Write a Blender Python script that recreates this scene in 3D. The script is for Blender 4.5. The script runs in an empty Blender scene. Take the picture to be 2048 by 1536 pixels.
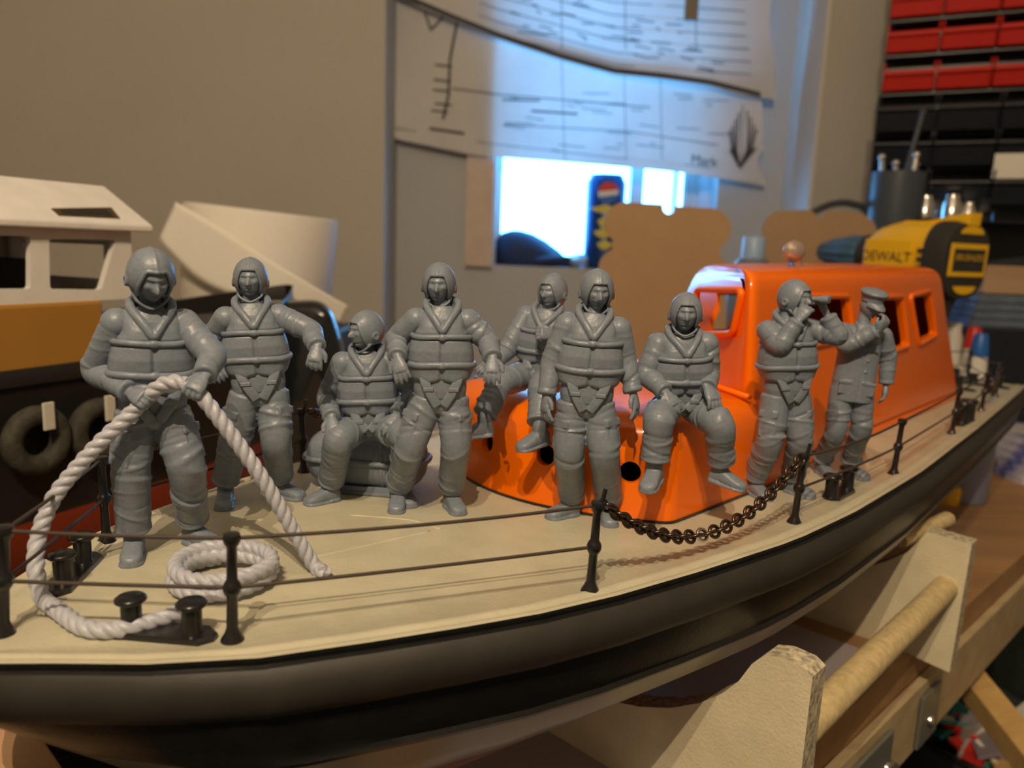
import bpy, math, random
import numpy as np
from mathutils import Vector
random.seed(7); RNG = np.random.RandomState(5)
# ------------------------------------------------------------------ units
# Everything below is laid out in centimetres from the camera's lens
# (x right, y away, z up) and is stored in metres, 1.3 m above the floor.
CM = 0.01; ZOFF = 1.30
def M(p): return Vector((p[0]*CM, p[1]*CM, p[2]*CM+ZOFF))
V = lambda *a: np.array(a, float)
def nrm(v): v = np.asarray(v, float); return v/(np.linalg.norm(v)+1e-12)
# camera model used to survey positions
F = 1538.; PITCH = math.radians(9.9); ROLL = math.radians(2.1)
def ray(px, py):
    u = (px-1024)/F; v = (768-py)/F
    c, s = math.cos(ROLL), math.sin(ROLL)
    r = u*c-v*s; t = u*s+v*c
    cp, sp = math.cos(PITCH), math.sin(PITCH)
    return V(r, cp+t*sp, -sp+t*cp)
def at(px, py, y): d = ray(px, py); return d*(y/d[1])
def onz(px, py, z): d = ray(px, py); return d*(z/d[2])
# boat coordinates: s along the keel from the bow, n to port/near side, h above deck
AX = nrm(V(.69, .724)); NR = V(AX[1], -AX[0]); N0 = -24.0
def zs(s):
    t = min(max((s-5)/45, 0), 1); t = t*t*(3-2*t); return -11.15-.55*t
def sn(q): return float(AX@q[:2]), float(NR@q[:2]-N0)
def W(s, n, h=0):
    p = AX*s+NR*(n+N0); return V(p[0], p[1], zs(s)+h)
def dk(px, py, dz=0):
    z = -11.4
    for i in range(8):
        q = onz(px, py, z+dz); z = zs(sn(q)[0])
    return q
def on_n(px, py, n0):
    d = ray(px, py); q = d*((n0+N0)/(NR@d[:2])); return sn(q)[0], q[2]-zs(sn(q)[0])
HBX = [3.2, 3.4, 4.3, 5.2, 7, 9.3, 12, 14.5, 17, 20, 24, 30, 36, 47, 63, 86, 91.5]
HBY = [0, .9, 2.0, 2.8, 4.5, 6.15, 7.4, 8.45, 9.4, 10.2, 10.95, 11.8, 12.0, 11.75, 10.8, 9.1, 8.6]
def hb(s): return float(np.interp(s, HBX, HBY))
# ------------------------------------------------------------------ objects
COL = bpy.context.scene.collection
ORG = {}
def prop(o, label=None, cat=None, group=None, kind=None):
    if label: o['label'] = label
    if cat: o['category'] = cat
    if group: o['group'] = group
    if kind: o['kind'] = kind
    return o
def thing(name, base, label, cat, group=None):
    o = bpy.data.objects.new(name, None); COL.objects.link(o)
    o.empty_display_size = .01; o.location = M(base); ORG[o] = np.array(base, float)
    return prop(o, label, cat, group)
class MB:
    def __init__(s): s.v = []; s.f = []; s.m = []
    def add(s, vs, fs, mi=0):
        k = len(s.v); s.v += [tuple(map(float, p)) for p in vs]
        s.f += [tuple(i+k for i in f) for f in fs]; s.m += [mi]*len(fs); return s
    def rings(s, R, closed=True, cap0=True, cap1=True, mi=0):
        n = len(R[0]); vs = [p for r in R for p in r]; fs = []
        for i in range(len(R)-1):
            for j in range(n if closed else n-1):
                a = i*n+j; b = i*n+(j+1) % n
                fs.append((a, b, b+n, a+n))
        if cap0: fs.append(tuple(range(n))[::-1])
        if cap1: fs.append(tuple(range((len(R)-1)*n, len(R)*n)))
        return s.add(vs, fs, mi)
    def box(s, c, hx, hy, hz, X=(1, 0, 0), Y=(0, 1, 0), Z=(0, 0, 1), mi=0):
        c = np.array(c, float); X = nrm(X)*hx; Y = nrm(Y)*hy; Z = nrm(Z)*hz
        vs = [c+a*X+b*Y+d*Z for d in (-1, 1) for a, b in ((-1, -1), (1, -1), (1, 1), (-1, 1))]
        return s.add(vs, [(3, 2, 1, 0), (4, 5, 6, 7), (0, 1, 5, 4), (1, 2, 6, 5), (2, 3, 7, 6), (3, 0, 4, 7)], mi)
    def prism(s, pts, ext, mi=0):
        pts = [np.array(p, float) for p in pts]; ext = np.array(ext, float); n = len(pts)
        vs = pts+[p+ext for p in pts]
        return s.add(vs, [tuple(range(n))[::-1], tuple(range(n, 2*n))]+[(i, (i+1) % n, (i+1) % n+n, i+n) for i in range(n)], mi)
    def lathe(s, o, ax, prof, seg=32, mi=0, ref=None):
        o = np.array(o, float); ax = nrm(ax)
        ref = V(0, 0, 1) if ref is None else ref
        if abs(ax@nrm(ref)) > .95: ref = V(1, 0, 0)
        X = nrm(np.cross(ref, ax)); Y = np.cross(ax, X)
        R = [[o+ax*h+(X*math.cos(t)+Y*math.sin(t))*max(r, 1e-4) for t in np.linspace(0, 2*math.pi, seg, endpoint=False)] for r, h in prof]
        return s.rings(R, mi=mi)
    def tube(s, path, r, seg=12, mi=0, closed=False, samp=None, flat=1.0, ref=None, caps=True):
        P = [np.array(p, float) for p in path]
        rr = [r]*len(P) if np.isscalar(r) else list(r)
        if samp: P, rr = cr(P, rr, samp, closed)
        n = len(P); T = [nrm(P[(i+1) % n]-P[i-1]) if closed else nrm(P[min(i+1, n-1)]-P[max(i-1, 0)]) for i in range(n)]
        up = V(0, 0, 1) if ref is None else nrm(ref)
        if abs(T[0]@up) > .95 and ref is None: up = V(1, 0, 0)
        X = nrm(np.cross(up, T[0])); R = []
        for i in range(n):
            X = nrm(X-T[i]*(X@T[i])); Y = np.cross(T[i], X)
            R.append([P[i]+(X*math.cos(t)+Y*math.sin(t)*flat)*rr[i] for t in np.linspace(0, 2*math.pi, seg, endpoint=False)])
        if closed: R.append(R[0]); return s.rings(R, cap0=False, cap1=False, mi=mi)
        return s.rings(R, cap0=caps, cap1=caps, mi=mi)
    def ball(s, c, rx, ry=None, rz=None, X=(1, 0, 0), Y=(0, 1, 0), Z=(0, 0, 1), n=20, mi=0):
        ry = ry or rx; rz = rz or rx; c = np.array(c, float); X, Y, Z = nrm(X), nrm(Y), nrm(Z)
        R = []
        for i in range(1, n):
            p = math.pi*i/n
            R.append([c+X*rx*math.sin(p)*math.cos(t)+Y*ry*math.sin(p)*math.sin(t)-Z*rz*math.cos(p) for t in np.linspace(0, 2*math.pi, 2*n, endpoint=False)])
        return s.rings(R, mi=mi)
    def torus(s, c, ax, R, r, seg=24, k=10, mi=0, stretch=None):
        ax = nrm(ax); ref = V(0, 0, 1) if abs(ax[2]) < .9 else V(1, 0, 0)
        X = nrm(np.cross(ref, ax)); Y = np.cross(ax, X); c = np.array(c, float)
        sx = stretch or 1
        return s.tube([c+X*R*sx*math.cos(t)+Y*R*math.sin(t) for t in np.linspace(0, 2*math.pi, seg, endpoint=False)], r, k, mi, closed=True, ref=ax)
def cr(P, R, samp, closed=False):
    n = len(P); oP = []; oR = []
    m = n if closed else n-1
    g = lambda i: P[i % n] if closed else P[min(max(i, 0), n-1)]
    h = lambda i: R[i % n] if closed else R[min(max(i, 0), n-1)]
    for i in range(m):
        for k in range(samp):
            t = k/samp
            oP.append(.5*((2*g(i))+(-g(i-1)+g(i+1))*t+(2*g(i-1)-5*g(i)+4*g(i+1)-g(i+2))*t*t+(-g(i-1)+3*g(i)-3*g(i+1)+g(i+2))*t**3))
            u = t*t*(3-2*t); oR.append(h(i)*(1-u)+h(i+1)*u)
    if not closed: oP.append(P[-1]); oR.append(R[-1])
    return oP, oR
def finish(name, verts, faces, mats, parent=None, mi=None, smooth=True, ang=40, bevel=0, bseg=2):
    verts = np.asarray(verts, float)
    if parent is not None: org = ORG[parent]
    else: org = V((verts[:, 0].min()+verts[:, 0].max())/2, (verts[:, 1].min()+verts[:, 1].max())/2, verts[:, 2].min())
    me = bpy.data.meshes.new(name)
    me.from_pydata(((verts-org)*CM).tolist(), [], faces)
    if not isinstance(mats, (list, tuple)): mats = [mats]
    for m in mats: me.materials.append(m)
    if mi is not None and len(mats) > 1: me.polygons.foreach_set('material_index', mi)
    me.update()
    if smooth:
        me.polygons.foreach_set('use_smooth', [True]*len(me.polygons))
        if ang < 180: me.set_sharp_from_angle(angle=math.radians(ang))
    o = bpy.data.objects.new(name, me); COL.objects.link(o)
    if parent is not None: o.parent = parent
    else: o.location = M(org)
    ORG[o] = org
    if bevel:
        b = o.modifiers.new('bevel', 'BEVEL'); b.width = bevel*CM; b.segments = bseg; b.limit_method = 'ANGLE'; b.angle_limit = math.radians(35)
    return o
def make(name, mb, mats, parent=None, **k):
    return finish(name, mb.v, mb.f, mats, parent, mi=mb.m, **k)
def tmp(mb):
    me = bpy.data.meshes.new('t'); me.from_pydata(mb.v, [], mb.f); me.update()
    import bmesh
    bm = bmesh.new(); bm.from_mesh(me); bmesh.ops.recalc_face_normals(bm, faces=bm.faces); bm.to_mesh(me); bm.free()
    o = bpy.data.objects.new('t', me); COL.objects.link(o); return o
def bake(o):
    dg = bpy.context.evaluated_depsgraph_get(); dg.update()
    ev = o.evaluated_get(dg); me = ev.to_mesh()
    n = len(me.vertices); a = np.empty(n*3); me.vertices.foreach_get('co', a)
    fs = [tuple(p.vertices) for p in me.polygons]; ev.to_mesh_clear()
    return a.reshape(-1, 3), fs
def kill(o): m = o.data; bpy.data.objects.remove(o); bpy.data.meshes.remove(m)
def fused(name, mb, mat, parent, vox=.03, it=3, fac=.5):
    o = tmp(mb); r = o.modifiers.new('r', 'REMESH'); r.mode = 'VOXEL'; r.voxel_size = vox
    if it: q = o.modifiers.new('s', 'SMOOTH'); q.factor = fac; q.iterations = it
    v, f = bake(o); kill(o)
    return finish(name, v, f, mat, parent, ang=180)
def booled(base, cuts):
    o = tmp(base); cs = []
    for c in cuts:
        k = tmp(c); cs.append(k); b = o.modifiers.new('b', 'BOOLEAN'); b.operation = 'DIFFERENCE'; b.solver = 'EXACT'; b.object = k
    v, f = bake(o); kill(o); [kill(k) for k in cs]
    return v, f
# ------------------------------------------------------------------ materials
def mat(name, col, rough=.5, metal=0, spec=.5, coat=0, bump=0, bscale=200, vary=0, vscale=60, sss=0, trans=0, ior=1.45, stops=None, coords='Object'):
    m = bpy.data.materials.new(name); m.use_nodes = True; nt = m.node_tree; N = nt.nodes; L = nt.links
    b = N['Principled BSDF']; b.inputs['Base Color'].default_value = (*col, 1)
    b.inputs['Roughness'].default_value = rough; b.inputs['Metallic'].default_value = metal
    b.inputs['Specular IOR Level'].default_value = spec; b.inputs['Coat Weight'].default_value = coat
    b.inputs['Coat Roughness'].default_value = .08
    b.inputs['Transmission Weight'].default_value = trans; b.inputs['IOR'].default_value = ior
    if sss: b.inputs['Subsurface Weight'].default_value = sss; b.inputs['Subsurface Radius'].default_value = (.002, .002, .002); b.inputs['Subsurface Scale'].default_value = .5
    tc = N.new('ShaderNodeTexCoord')
    if vary:
        n = N.new('ShaderNodeTexNoise'); n.inputs['Scale'].default_value = vscale; n.inputs['Detail'].default_value = 6
        L.new(tc.outputs[coords], n.inputs['Vector'])
        r = N.new('ShaderNodeValToRGB'); r.color_ramp.elements[0].position = .35; r.color_ramp.elements[1].position = .65
        c2 = stops or tuple(max(0, x*(1-vary)) for x in col)
        r.color_ramp.elements[0].color = (*c2, 1); r.color_ramp.elements[1].color = (*col, 1)
        L.new(n.outputs['Fac'], r.inputs['Fac']); L.new(r.outputs['Color'], b.inputs['Base Color'])
    if bump:
        n = N.new('ShaderNodeTexNoise'); n.inputs['Scale'].default_value = bscale; n.inputs['Detail'].default_value = 4
        L.new(tc.outputs[coords], n.inputs['Vector'])
        bp = N.new('ShaderNodeBump'); bp.inputs['Strength'].default_value = bump; bp.inputs['Distance'].default_value = .0006
        L.new(n.outputs['Fac'], bp.inputs['Height']); L.new(bp.outputs['Normal'], b.inputs['Normal'])
    return m
def woodmat(name, c1, c2, scale=8, rough=.6, dirn='X', stretch=12):
    m = mat(name, c1, rough); nt = m.node_tree; N = nt.nodes; L = nt.links
    tc = N.new('ShaderNodeTexCoord'); mp = N.new('ShaderNodeMapping')
    sc = {'X': (1, stretch, stretch), 'Y': (stretch, 1, stretch), 'Z': (stretch, stretch, 1)}[dirn]
    mp.inputs['Scale'].default_value = sc
    L.new(tc.outputs['Object'], mp.inputs['Vector'])
    n = N.new('ShaderNodeTexNoise'); n.inputs['Scale'].default_value = scale; n.inputs['Detail'].default_value = 8; n.inputs['Distortion'].default_value = .4
    L.new(mp.outputs['Vector'], n.inputs['Vector'])
    r = N.new('ShaderNodeValToRGB'); r.color_ramp.elements[0].position = .3; r.color_ramp.elements[1].position = .7
    r.color_ramp.elements[0].color = (*c2, 1); r.color_ramp.elements[1].color = (*c1, 1)
    L.new(n.outputs['Fac'], r.inputs['Fac']); L.new(r.outputs['Color'], N['Principled BSDF'].inputs['Base Color'])
    bp = N.new('ShaderNodeBump'); bp.inputs['Strength'].default_value = .3; bp.inputs['Distance'].default_value = .0005
    L.new(n.outputs['Fac'], bp.inputs['Height']); L.new(bp.outputs['Normal'], N['Principled BSDF'].inputs['Normal'])
    return m
RESIN = mat('resin_grey', (.19, .225, .285), .38, spec=.5, bump=.25, bscale=900, vary=.12, vscale=500)
ROPE = mat('resin_rope', (.42, .435, .51), .38, bump=.3, bscale=900)
DECK = mat('deck_paint', (.52, .49, .37), .42, bump=.35, bscale=700, vary=.14, vscale=60)
BLACKP = mat('black_paint', (.012, .012, .013), .28, coat=.2)
HULLB = mat('hull_black', (.009, .009, .009), .34, bump=.2, bscale=500, vary=.3, vscale=120)
FENDER = mat('fender_rubber', (.034, .032, .028), .46, bump=.25, bscale=3500, vary=.2, vscale=60)
HULLG = mat('hull_grey', (.26, .24, .19), .28, vary=.1, vscale=30)
HULLR = mat('hull_red', (.22, .035, .02), .35)
ORANGE = mat('orange_gloss', (.93, .165, .0005), .25, spec=.4, coat=.2)
WIRE = mat('rail_wire', (.05, .035, .028), .55)
CHAIN = mat('chain_metal', (.10, .075, .06), .3, metal=.9)
CHROME = mat('steel', (.75, .72, .68), .2, metal=1)
WHITEP = mat('white_paint', (.75, .73, .70), .5, bump=.3, bscale=300, vary=.08, vscale=60)
CREAM = mat('cream_wood_paint', (.74, .67, .48), .55, bump=.45, bscale=600, vary=.10, vscale=60)
EDGEW = mat('worn_edge', (.66, .58, .42), .7, vary=.6, vscale=350, bump=.6, bscale=500)
OCHRE = mat('ochre_paint', (.40, .20, .035), .5, vary=.1, vscale=20)
TUGB = mat('tug_black', (.012, .011, .010), .45)
TUGR = mat('tug_red', (.28, .035, .012), .5)
RUBBER = mat('tyre_rubber', (.055, .052, .038), .75, bump=1, bscale=300, vary=.5, vscale=150)
PAPER = mat('paper_towel', (.82, .79, .72), .8, bump=.9, bscale=250)
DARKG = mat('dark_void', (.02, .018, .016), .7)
GLASS = mat('clear_glass', (1, 1, 1), .03, trans=1)
TINT = mat('tinted_pane', (.12, .11, .10), .15, spec=.6)
BULB = mat('lamp_dome', (.75, .62, .55), .12, trans=.75, ior=1.3)
BLUEP = mat('blue_plastic', (.02, .12, .45), .35)
REDP = mat('red_plastic', (.62, .03, .02), .38)
WHITEB = mat('bottle_white', (.72, .70, .64), .4)
YEL = mat('drill_yellow', (.90, .52, .01), .4)
DBLK = mat('drill_black', (.030, .030, .028), .5)
CHUCK = mat('chuck_blue', (.05, .12, .22), .4)
BINB = mat('bin_black', (.012, .016, .024), .35)
BINR = mat('bin_red', (.55, .02, .012), .38)
WALL = mat('wall_paint', (.47, .445, .40), .7, bump=.25, bscale=60, vary=.04, vscale=5)
WALL_BLUE_LIT = mat('wall_paint_blue_lit', (.46, .47, .48), .7, bump=.25, bscale=60, vary=.04, vscale=5)  # same wall, with the window's bluish light put into the colour
CEIL = mat('ceiling_paint', (.6, .58, .55), .8)
FLOORM = mat('floor_dark', (.05, .045, .04), .8, vary=.4, vscale=8)
TRIM = mat('trim_paint', (.62, .59, .53), .5)
JAMB = mat('bare_board', (.62, .50, .42), .6, vary=.12, vscale=30)
BENCH = woodmat('bench_wood', (.42, .24, .11), (.30, .165, .075), 6, .55, 'X', 8)
PINE = woodmat('pine', (.62, .42, .17), (.50, .32, .12), 10, .5, 'X', 10)
DOWEL = mat('dowel_wood', (.66, .52, .28), .5, vary=.25, vscale=250, bump=.5, bscale=300)
CARD = mat('cardboard', (.42, .27, .15), .75, vary=.06, vscale=20)
GALV = mat('galvanised', (.25, .27, .25), .4, metal=.6)
FROST = mat('frosted_blue', (.35, .42, .62), .35, trans=.25)
GREYP = mat('grey_plastic', (.05, .055, .065), .4)
INK = mat('ink', (.06, .06, .07), .8)
# ------------------------------------------------------------------ camera, light
sc = bpy.context.scene
cam = bpy.data.cameras.new('camera'); co = bpy.data.objects.new('camera', cam); COL.objects.link(co); sc.camera = co
cam.sensor_width = 36; cam.lens = F/2048*36; cam.clip_start = .02; cam.clip_end = 50
f_ = ray(1024, 768); r_ = nrm(ray(2024, 768)-f_); u_ = nrm(ray(1024, -232)-f_)
from mathutils import Matrix
mm = Matrix(((r_[0], u_[0], -f_[0]), (r_[1], u_[1], -f_[1]), (r_[2], u_[2], -f_[2]))).to_4x4()
mm.translation = M((0, 0, 0)); co.matrix_world = mm
cam.dof.use_dof = True; cam.dof.focus_distance = .29; cam.dof.aperture_fstop = 10.5
sc.view_settings.view_transform = 'Standard'; sc.view_settings.look = 'None'; sc.view_settings.gamma = 1; sc.view_settings.exposure = 0
sc.view_settings.use_curve_mapping = False
w = bpy.data.worlds.new('world'); sc.world = w; w.use_nodes = True
w.node_tree.nodes['Background'].inputs[0].default_value = (.11, .47, 1, 1); w.node_tree.nodes['Background'].inputs[1].default_value = 18
def lamp(p, e, col, r):
    l = bpy.data.lights.new('bulb', 'POINT'); l.energy = e; l.color = col; l.shadow_soft_size = r*CM
    o = bpy.data.objects.new('bulb', l); o.location = M(p); COL.objects.link(o)
lamp((-5, -36, 69), 23, (1, .77, .50), .32)
lamp((-14, -33, 69), 16, (1, .77, .50), .32)
# ------------------------------------------------------------------ the room
YW = 150.; YA = 165.     # front wall planes: protruding wall and window alcove
def wallbox(name, x0, x1, y0, y1, z0, z1, m=WALL):
    return prop(make(name, MB().box(((x0+x1)/2, (y0+y1)/2, (z0+z1)/2), (x1-x0)/2, (y1-y0)/2, (z1-z0)/2), m, smooth=False), kind='structure')
XL = at(769, 400, YW)[0]; XR = at(1641, 200, YW)[0]
wallbox('wall_left', -150, XL, YW, 185, -105, 130)
wallbox('wall_right', XR, 175, YW, 185, -105, 130)
wx0 = at(992, 430, YA)[0]; wx1 = at(1442, 300, YA)[0]; wz0 = at(1090, 534, YA)[2]; wz1 = 62.
mb = MB()
mb.box(((XL+wx0)/2, YA+5, 12.5), (wx0-XL)/2, 5, 117.5); mb.box(((XR+wx1)/2, YA+5, 12.5), (XR-wx1)/2, 5, 117.5)
mb.box(((wx0+wx1)/2, YA+10, (wz0-105)/2), (wx1-wx0)/2, 10, (wz0+105)/2); mb.box(((wx0+wx1)/2, YA+5, (wz1+130)/2), (wx1-wx0)/2, 5, (130-wz1)/2)
prop(make('wall_back', mb, WALL_BLUE_LIT, smooth=False), kind='structure')
wallbox('wall_side_left', -160, -150, -210, 185, -105, 130); wallbox('wall_side_right', 175, 185, -210, 185, -105, 130)
wallbox('wall_rear', -150, 175, -210, -200, -105, 130)
wallbox('ceiling', -160, 185, -210, 185, 130, 140, CEIL); wallbox('floor', -160, 185, -210, 185, -115, -105, FLOORM)
# trims at the alcove's right corner, and the bare board beside the window
wallbox('trim_1', XR-.6, XR+.1, YW-.6, YA, -105, 130, TRIM)
a = at(935, 318, YA-1); b = at(990, 318, YA-1)
wallbox('trim_2', a[0], b[0], YA-2, YA, at(960, 532, YA)[2], 60, JAMB)
wn = MB(); yw = YA+8
def bar(x0, x1, z0, z1, d=2.): wn.box(((x0+x1)/2, yw, (z0+z1)/2), (x1-x0)/2, d, (z1-z0)/2)
bar(wx0, wx1, wz0, wz0+2.2); bar(wx0, wx0+1.0, wz0, wz1); bar(wx1-2, wx1, wz0, wz1)
for p0, p1 in ((1258, 1284), (1345, 1352)): bar(at(p0, 380, yw)[0], at(p1, 380, yw)[0], wz0, wz1)
prop(make('window_1', wn, mat('window_frame_paint', (.55, .6, .66), .4), smooth=False), kind='structure')
gl = MB().box(((wx0+wx1)/2, yw+.5, (wz0+wz1)/2), (wx1-wx0)/2, .2, (wz1-wz0)/2)
mg = bpy.data.materials.new('window_glass'); mg.use_nodes = True; nt = mg.node_tree; nt.nodes.clear()
o_ = nt.nodes.new('ShaderNodeOutputMaterial'); t_ = nt.nodes.new('ShaderNodeBsdfTransparent'); g_ = nt.nodes.new('ShaderNodeBsdfGlossy'); x_ = nt.nodes.new('ShaderNodeMixShader')
x_.inputs[0].default_value = .06; g_.inputs['Roughness'].default_value = .03
nt.links.new(t_.outputs[0], x_.inputs[1]); nt.links.new(g_.outputs[0], x_.inputs[2]); nt.links.new(x_.outputs[0], o_.inputs[0])
prop(make('window_2', gl, mg, smooth=False), kind='structure')
pl = bpy.data.lights.new('daylight_portal', 'AREA'); pl.shape = 'RECTANGLE'; pl.size = (wx1-wx0)*CM; pl.size_y = (wz1-wz0)*CM; pl.cycles.is_portal = True
po = bpy.data.objects.new('daylight_portal', pl); po.location = M(((wx0+wx1)/2, YA+19, (wz0+wz1)/2)); po.rotation_euler = (math.radians(-90), 0, 0); COL.objects.link(po)
# pleated white curtain hanging in the right of the window
cv = []; xs = np.linspace(at(1366, 380, YA+8)[0], at(1436, 380, YA+8)[0], 60)
R = [[V(x, YA+8+.7*math.sin(i*1.1), z) for i, x in enumerate(xs)] for z in np.linspace(wz0+.3, wz1-1, 12)]
mb = MB().rings(R, closed=False, cap0=False, cap1=False)
CURT = mat('curtain_cloth', (.7, .72, .74), .8)
o = make('curtain', mb, CURT, ang=180); sd = o.modifiers.new('s', 'SOLIDIFY'); sd.thickness = .001
prop(o, 'pale pleated curtain hanging at the right edge of the window', 'curtain')
# ---- the plans pinned over the window: two overlapping sheets
def paper_mat():
    m = bpy.data.materials.new('plan_paper'); m.use_nodes = True; nt = m.node_tree; N = nt.nodes; L = nt.links; N.clear()
    o = N.new('ShaderNodeOutputMaterial'); d = N.new('ShaderNodeBsdfDiffuse'); t = N.new('ShaderNodeBsdfTranslucent'); x = N.new('ShaderNodeMixShader')
    tc = N.new('ShaderNodeTexCoord'); n = N.new('ShaderNodeTexNoise'); n.inputs['Scale'].default_value = 6; n.inputs['Detail'].default_value = 5
    L.new(tc.outputs['Object'], n.inputs['Vector'])
    r = N.new('ShaderNodeValToRGB'); r.color_ramp.elements[0].position = .3; r.color_ramp.elements[1].position = .7
    r.color_ramp.elements[0].color = (.58, .57, .56, 1); r.color_ramp.elements[1].color = (.72, .71, .69, 1)
    L.new(n.outputs['Fac'], r.inputs['Fac']); L.new(r.outputs[0], d.inputs[0]); L.new(r.outputs[0], t.inputs[0])
    x.inputs[0].default_value = .13; L.new(d.outputs[0], x.inputs[1]); L.new(t.outputs[0], x.inputs[2]); L.new(x.outputs[0], o.inputs[0])
    return m
PLAN = paper_mat()
def edge(tab):
    xs = [t[0] for t in tab]; ys = [t[1] for t in tab]
    return lambda x: float(np.interp(x, xs, ys))
def sheet(name, label, x0f, x1f, top, bot, y, lines, wav):
    th = thing(name, at(1150, bot(1150), y), label, 'plan')
    R = []
    def pt(u, v):
        x = x0f(v)+(x1f(v)-x0f(v))*u
        pb = bot(x); py_t = top(x) if top else -330; pyy = py_t+(pb-py_t)*v
        q = at(x, pyy, y); q[1] += wav*math.sin(u*9+v*4)+wav*.5*math.sin(u*23+1)
        return q
    nu, nv = 60, 30
    R = [[pt(i/nu, j/nv) for i in range(nu+1)] for j in range(nv+1)]
    mb = MB().rings(R, closed=False, cap0=False, cap1=False)
    o = make('sheet', mb, PLAN, th, ang=180)
    ink = MB()
    for ln, wd in lines:
        P = [pt(u, v)-V(0, .25, 0) for u, v in ln]
        for a, b in zip(P[:-1], P[1:]):
            d = b-a
            if np.linalg.norm(d) < 1e-6: continue
            sd = nrm(np.cross(d, V(0, 1, 0)))*wd/2
            ink.add([a-sd, b-sd, b+sd, a+sd], [(0, 1, 2, 3)])
    make('drawn_lines', ink, INK, th, smooth=False)
    return th, pt
def uvof(px, py, x0, x1, bot):
    t_ = bu(px)-28 if x1 == 1523 else -330; return ((px-x0)/(x1-x0), min(max((py-t_)/(bot(px)-t_), 0), 1))
bl = edge([(770, 268), (800, 280), (940, 309), (990, 314), (1200, 330), (1380, 348), (1500, 366), (1560, 376)])
bu = edge([(770, -15), (900, 40), (1000, 78), (1120, 118), (1230, 148), (1330, 160), (1420, 172), (1480, 190), (1560, 200)])
L1 = []
def pl_(pts, wd=.12): L1.append(([uvof(x, y, 775, 1523, bl) for x, y in pts], wd))
pl_([(914, 45), (900, 120), (897, 190), (888, 240)], .5)
for k, (x, y) in enumerate([(885, 130), (882, 160), (880, 180), (885, 208), (878, 222)]): pl_([(x-14, y), (x+20, y+4)], .3)
pl_([(905, 178), (1000, 190), (1120, 200), (1300, 215)], .2); pl_([(860, 258), (930, 268)], .5); pl_([(780, 255), (985, 288), (1200, 312), (1420, 335)], .12)
pl_([(850, 25), (862, 60), (890, 30)], .4); pl_([(1005, 200), (1080, 202)], .3); pl_([(1060, 222), (1155, 228)], .35); pl_([(1010, 250), (1250, 262), (1430, 290)], .15)
for x in (1123, 1247, 1320): pl_([(x, 120), (x+3, 320)], .12)
for k in range(26):
    x = RNG.uniform(1010, 1430); y = RNG.uniform(185, 315); pl_([(x, y), (x+RNG.uniform(10, 60), y+RNG.uniform(0, 6))], .14)
# hull-section sketch at the right corner
for k in range(4):
    dx = 6+7*k
    pl_([(1483-dx, 225+k*14), (1479-dx*.8, 262), (1476-dx*.4, 300), (1482, 336)], .3); pl_([(1487+dx, 222+k*14), (1489+dx*.8, 262), (1490+dx*.4, 300), (1482, 336)], .3)
pl_([(1484, 210), (1482, 340)], .2); pl_([(1462, 300), (1482, 336), (1506, 296)], .5)
lower, ptl = sheet('plan_sheet', 'large drawing sheet over the window, its lower edge just above the drinks can', lambda v: 775, lambda v: 1523+8*math.sin(v*14)*(v > .6), lambda x: bu(x)-28, bl, YA-3.0, L1, .35)
def text(s, name, origin, xdir, updir, size, m, parent, depth=.06):
    cu = bpy.data.curves.new('t', 'FONT'); cu.body = s; cu.size = 1; cu.extrude = .0; cu.align_x = 'CENTER'; cu.align_y = 'CENTER'; cu.resolution_u = 4
    o = bpy.data.objects.new('t', cu); COL.objects.link(o); v, f = bake(o); bpy.data.objects.remove(o)
    X = nrm(xdir); U = nrm(updir); Nn = nrm(np.cross(X, U)); origin = np.array(origin, float)
    vs = [origin+X*p[0]*size+U*p[1]*size+Nn*depth for p in v]
    return finish(name, vs, f, m, parent, smooth=False)
text('Mark', 'lettering', at(1408, 322, YA-3.7), (1, 0, -.1), (0, 0, 1), 2.6, INK, lower, 0)
L1 = []
def pu_(pts, wd=.12): L1.append(([uvof(x, y, 775, 1550, bu) for x, y in pts], wd))
for k in range(9): pu_([(800, -200+k*25), (1000, -130+k*25), (1230, -70+k*25), (1500, -50+k*25)], .14)
for k in range(40):
    x = RNG.uniform(1010, 1440); y = RNG.uniform(-30, 60)+(x-1000)*.2; pu_([(x, y), (x+RNG.uniform(8, 40), y+RNG.uniform(0, 8))], .2)
for x in (1123, 1250, 1390): pu_([(x, -100), (x+2, 100)], .15)
pu_([(775, -22), (900, 33), (1000, 71), (1120, 111), (1230, 141), (1330, 153), (1420, 165), (1520, 190)], .9)
upper, _ = sheet('plan_sheet', 'upper drawing sheet over the window, ending in the dark sagging curved edge', lambda v: 773, lambda v: 1550-12*max(0, math.sin(v*11)), None, bu, YA-4.6, L1, .35)
# tape scrap hanging at the top
make('tape_tab', MB().box(at(1384, 5, YA-5.6), 1.3, .1, 3.2), mat('brown_tape', (.22, .2, .18), .7), upper, smooth=False)
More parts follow.
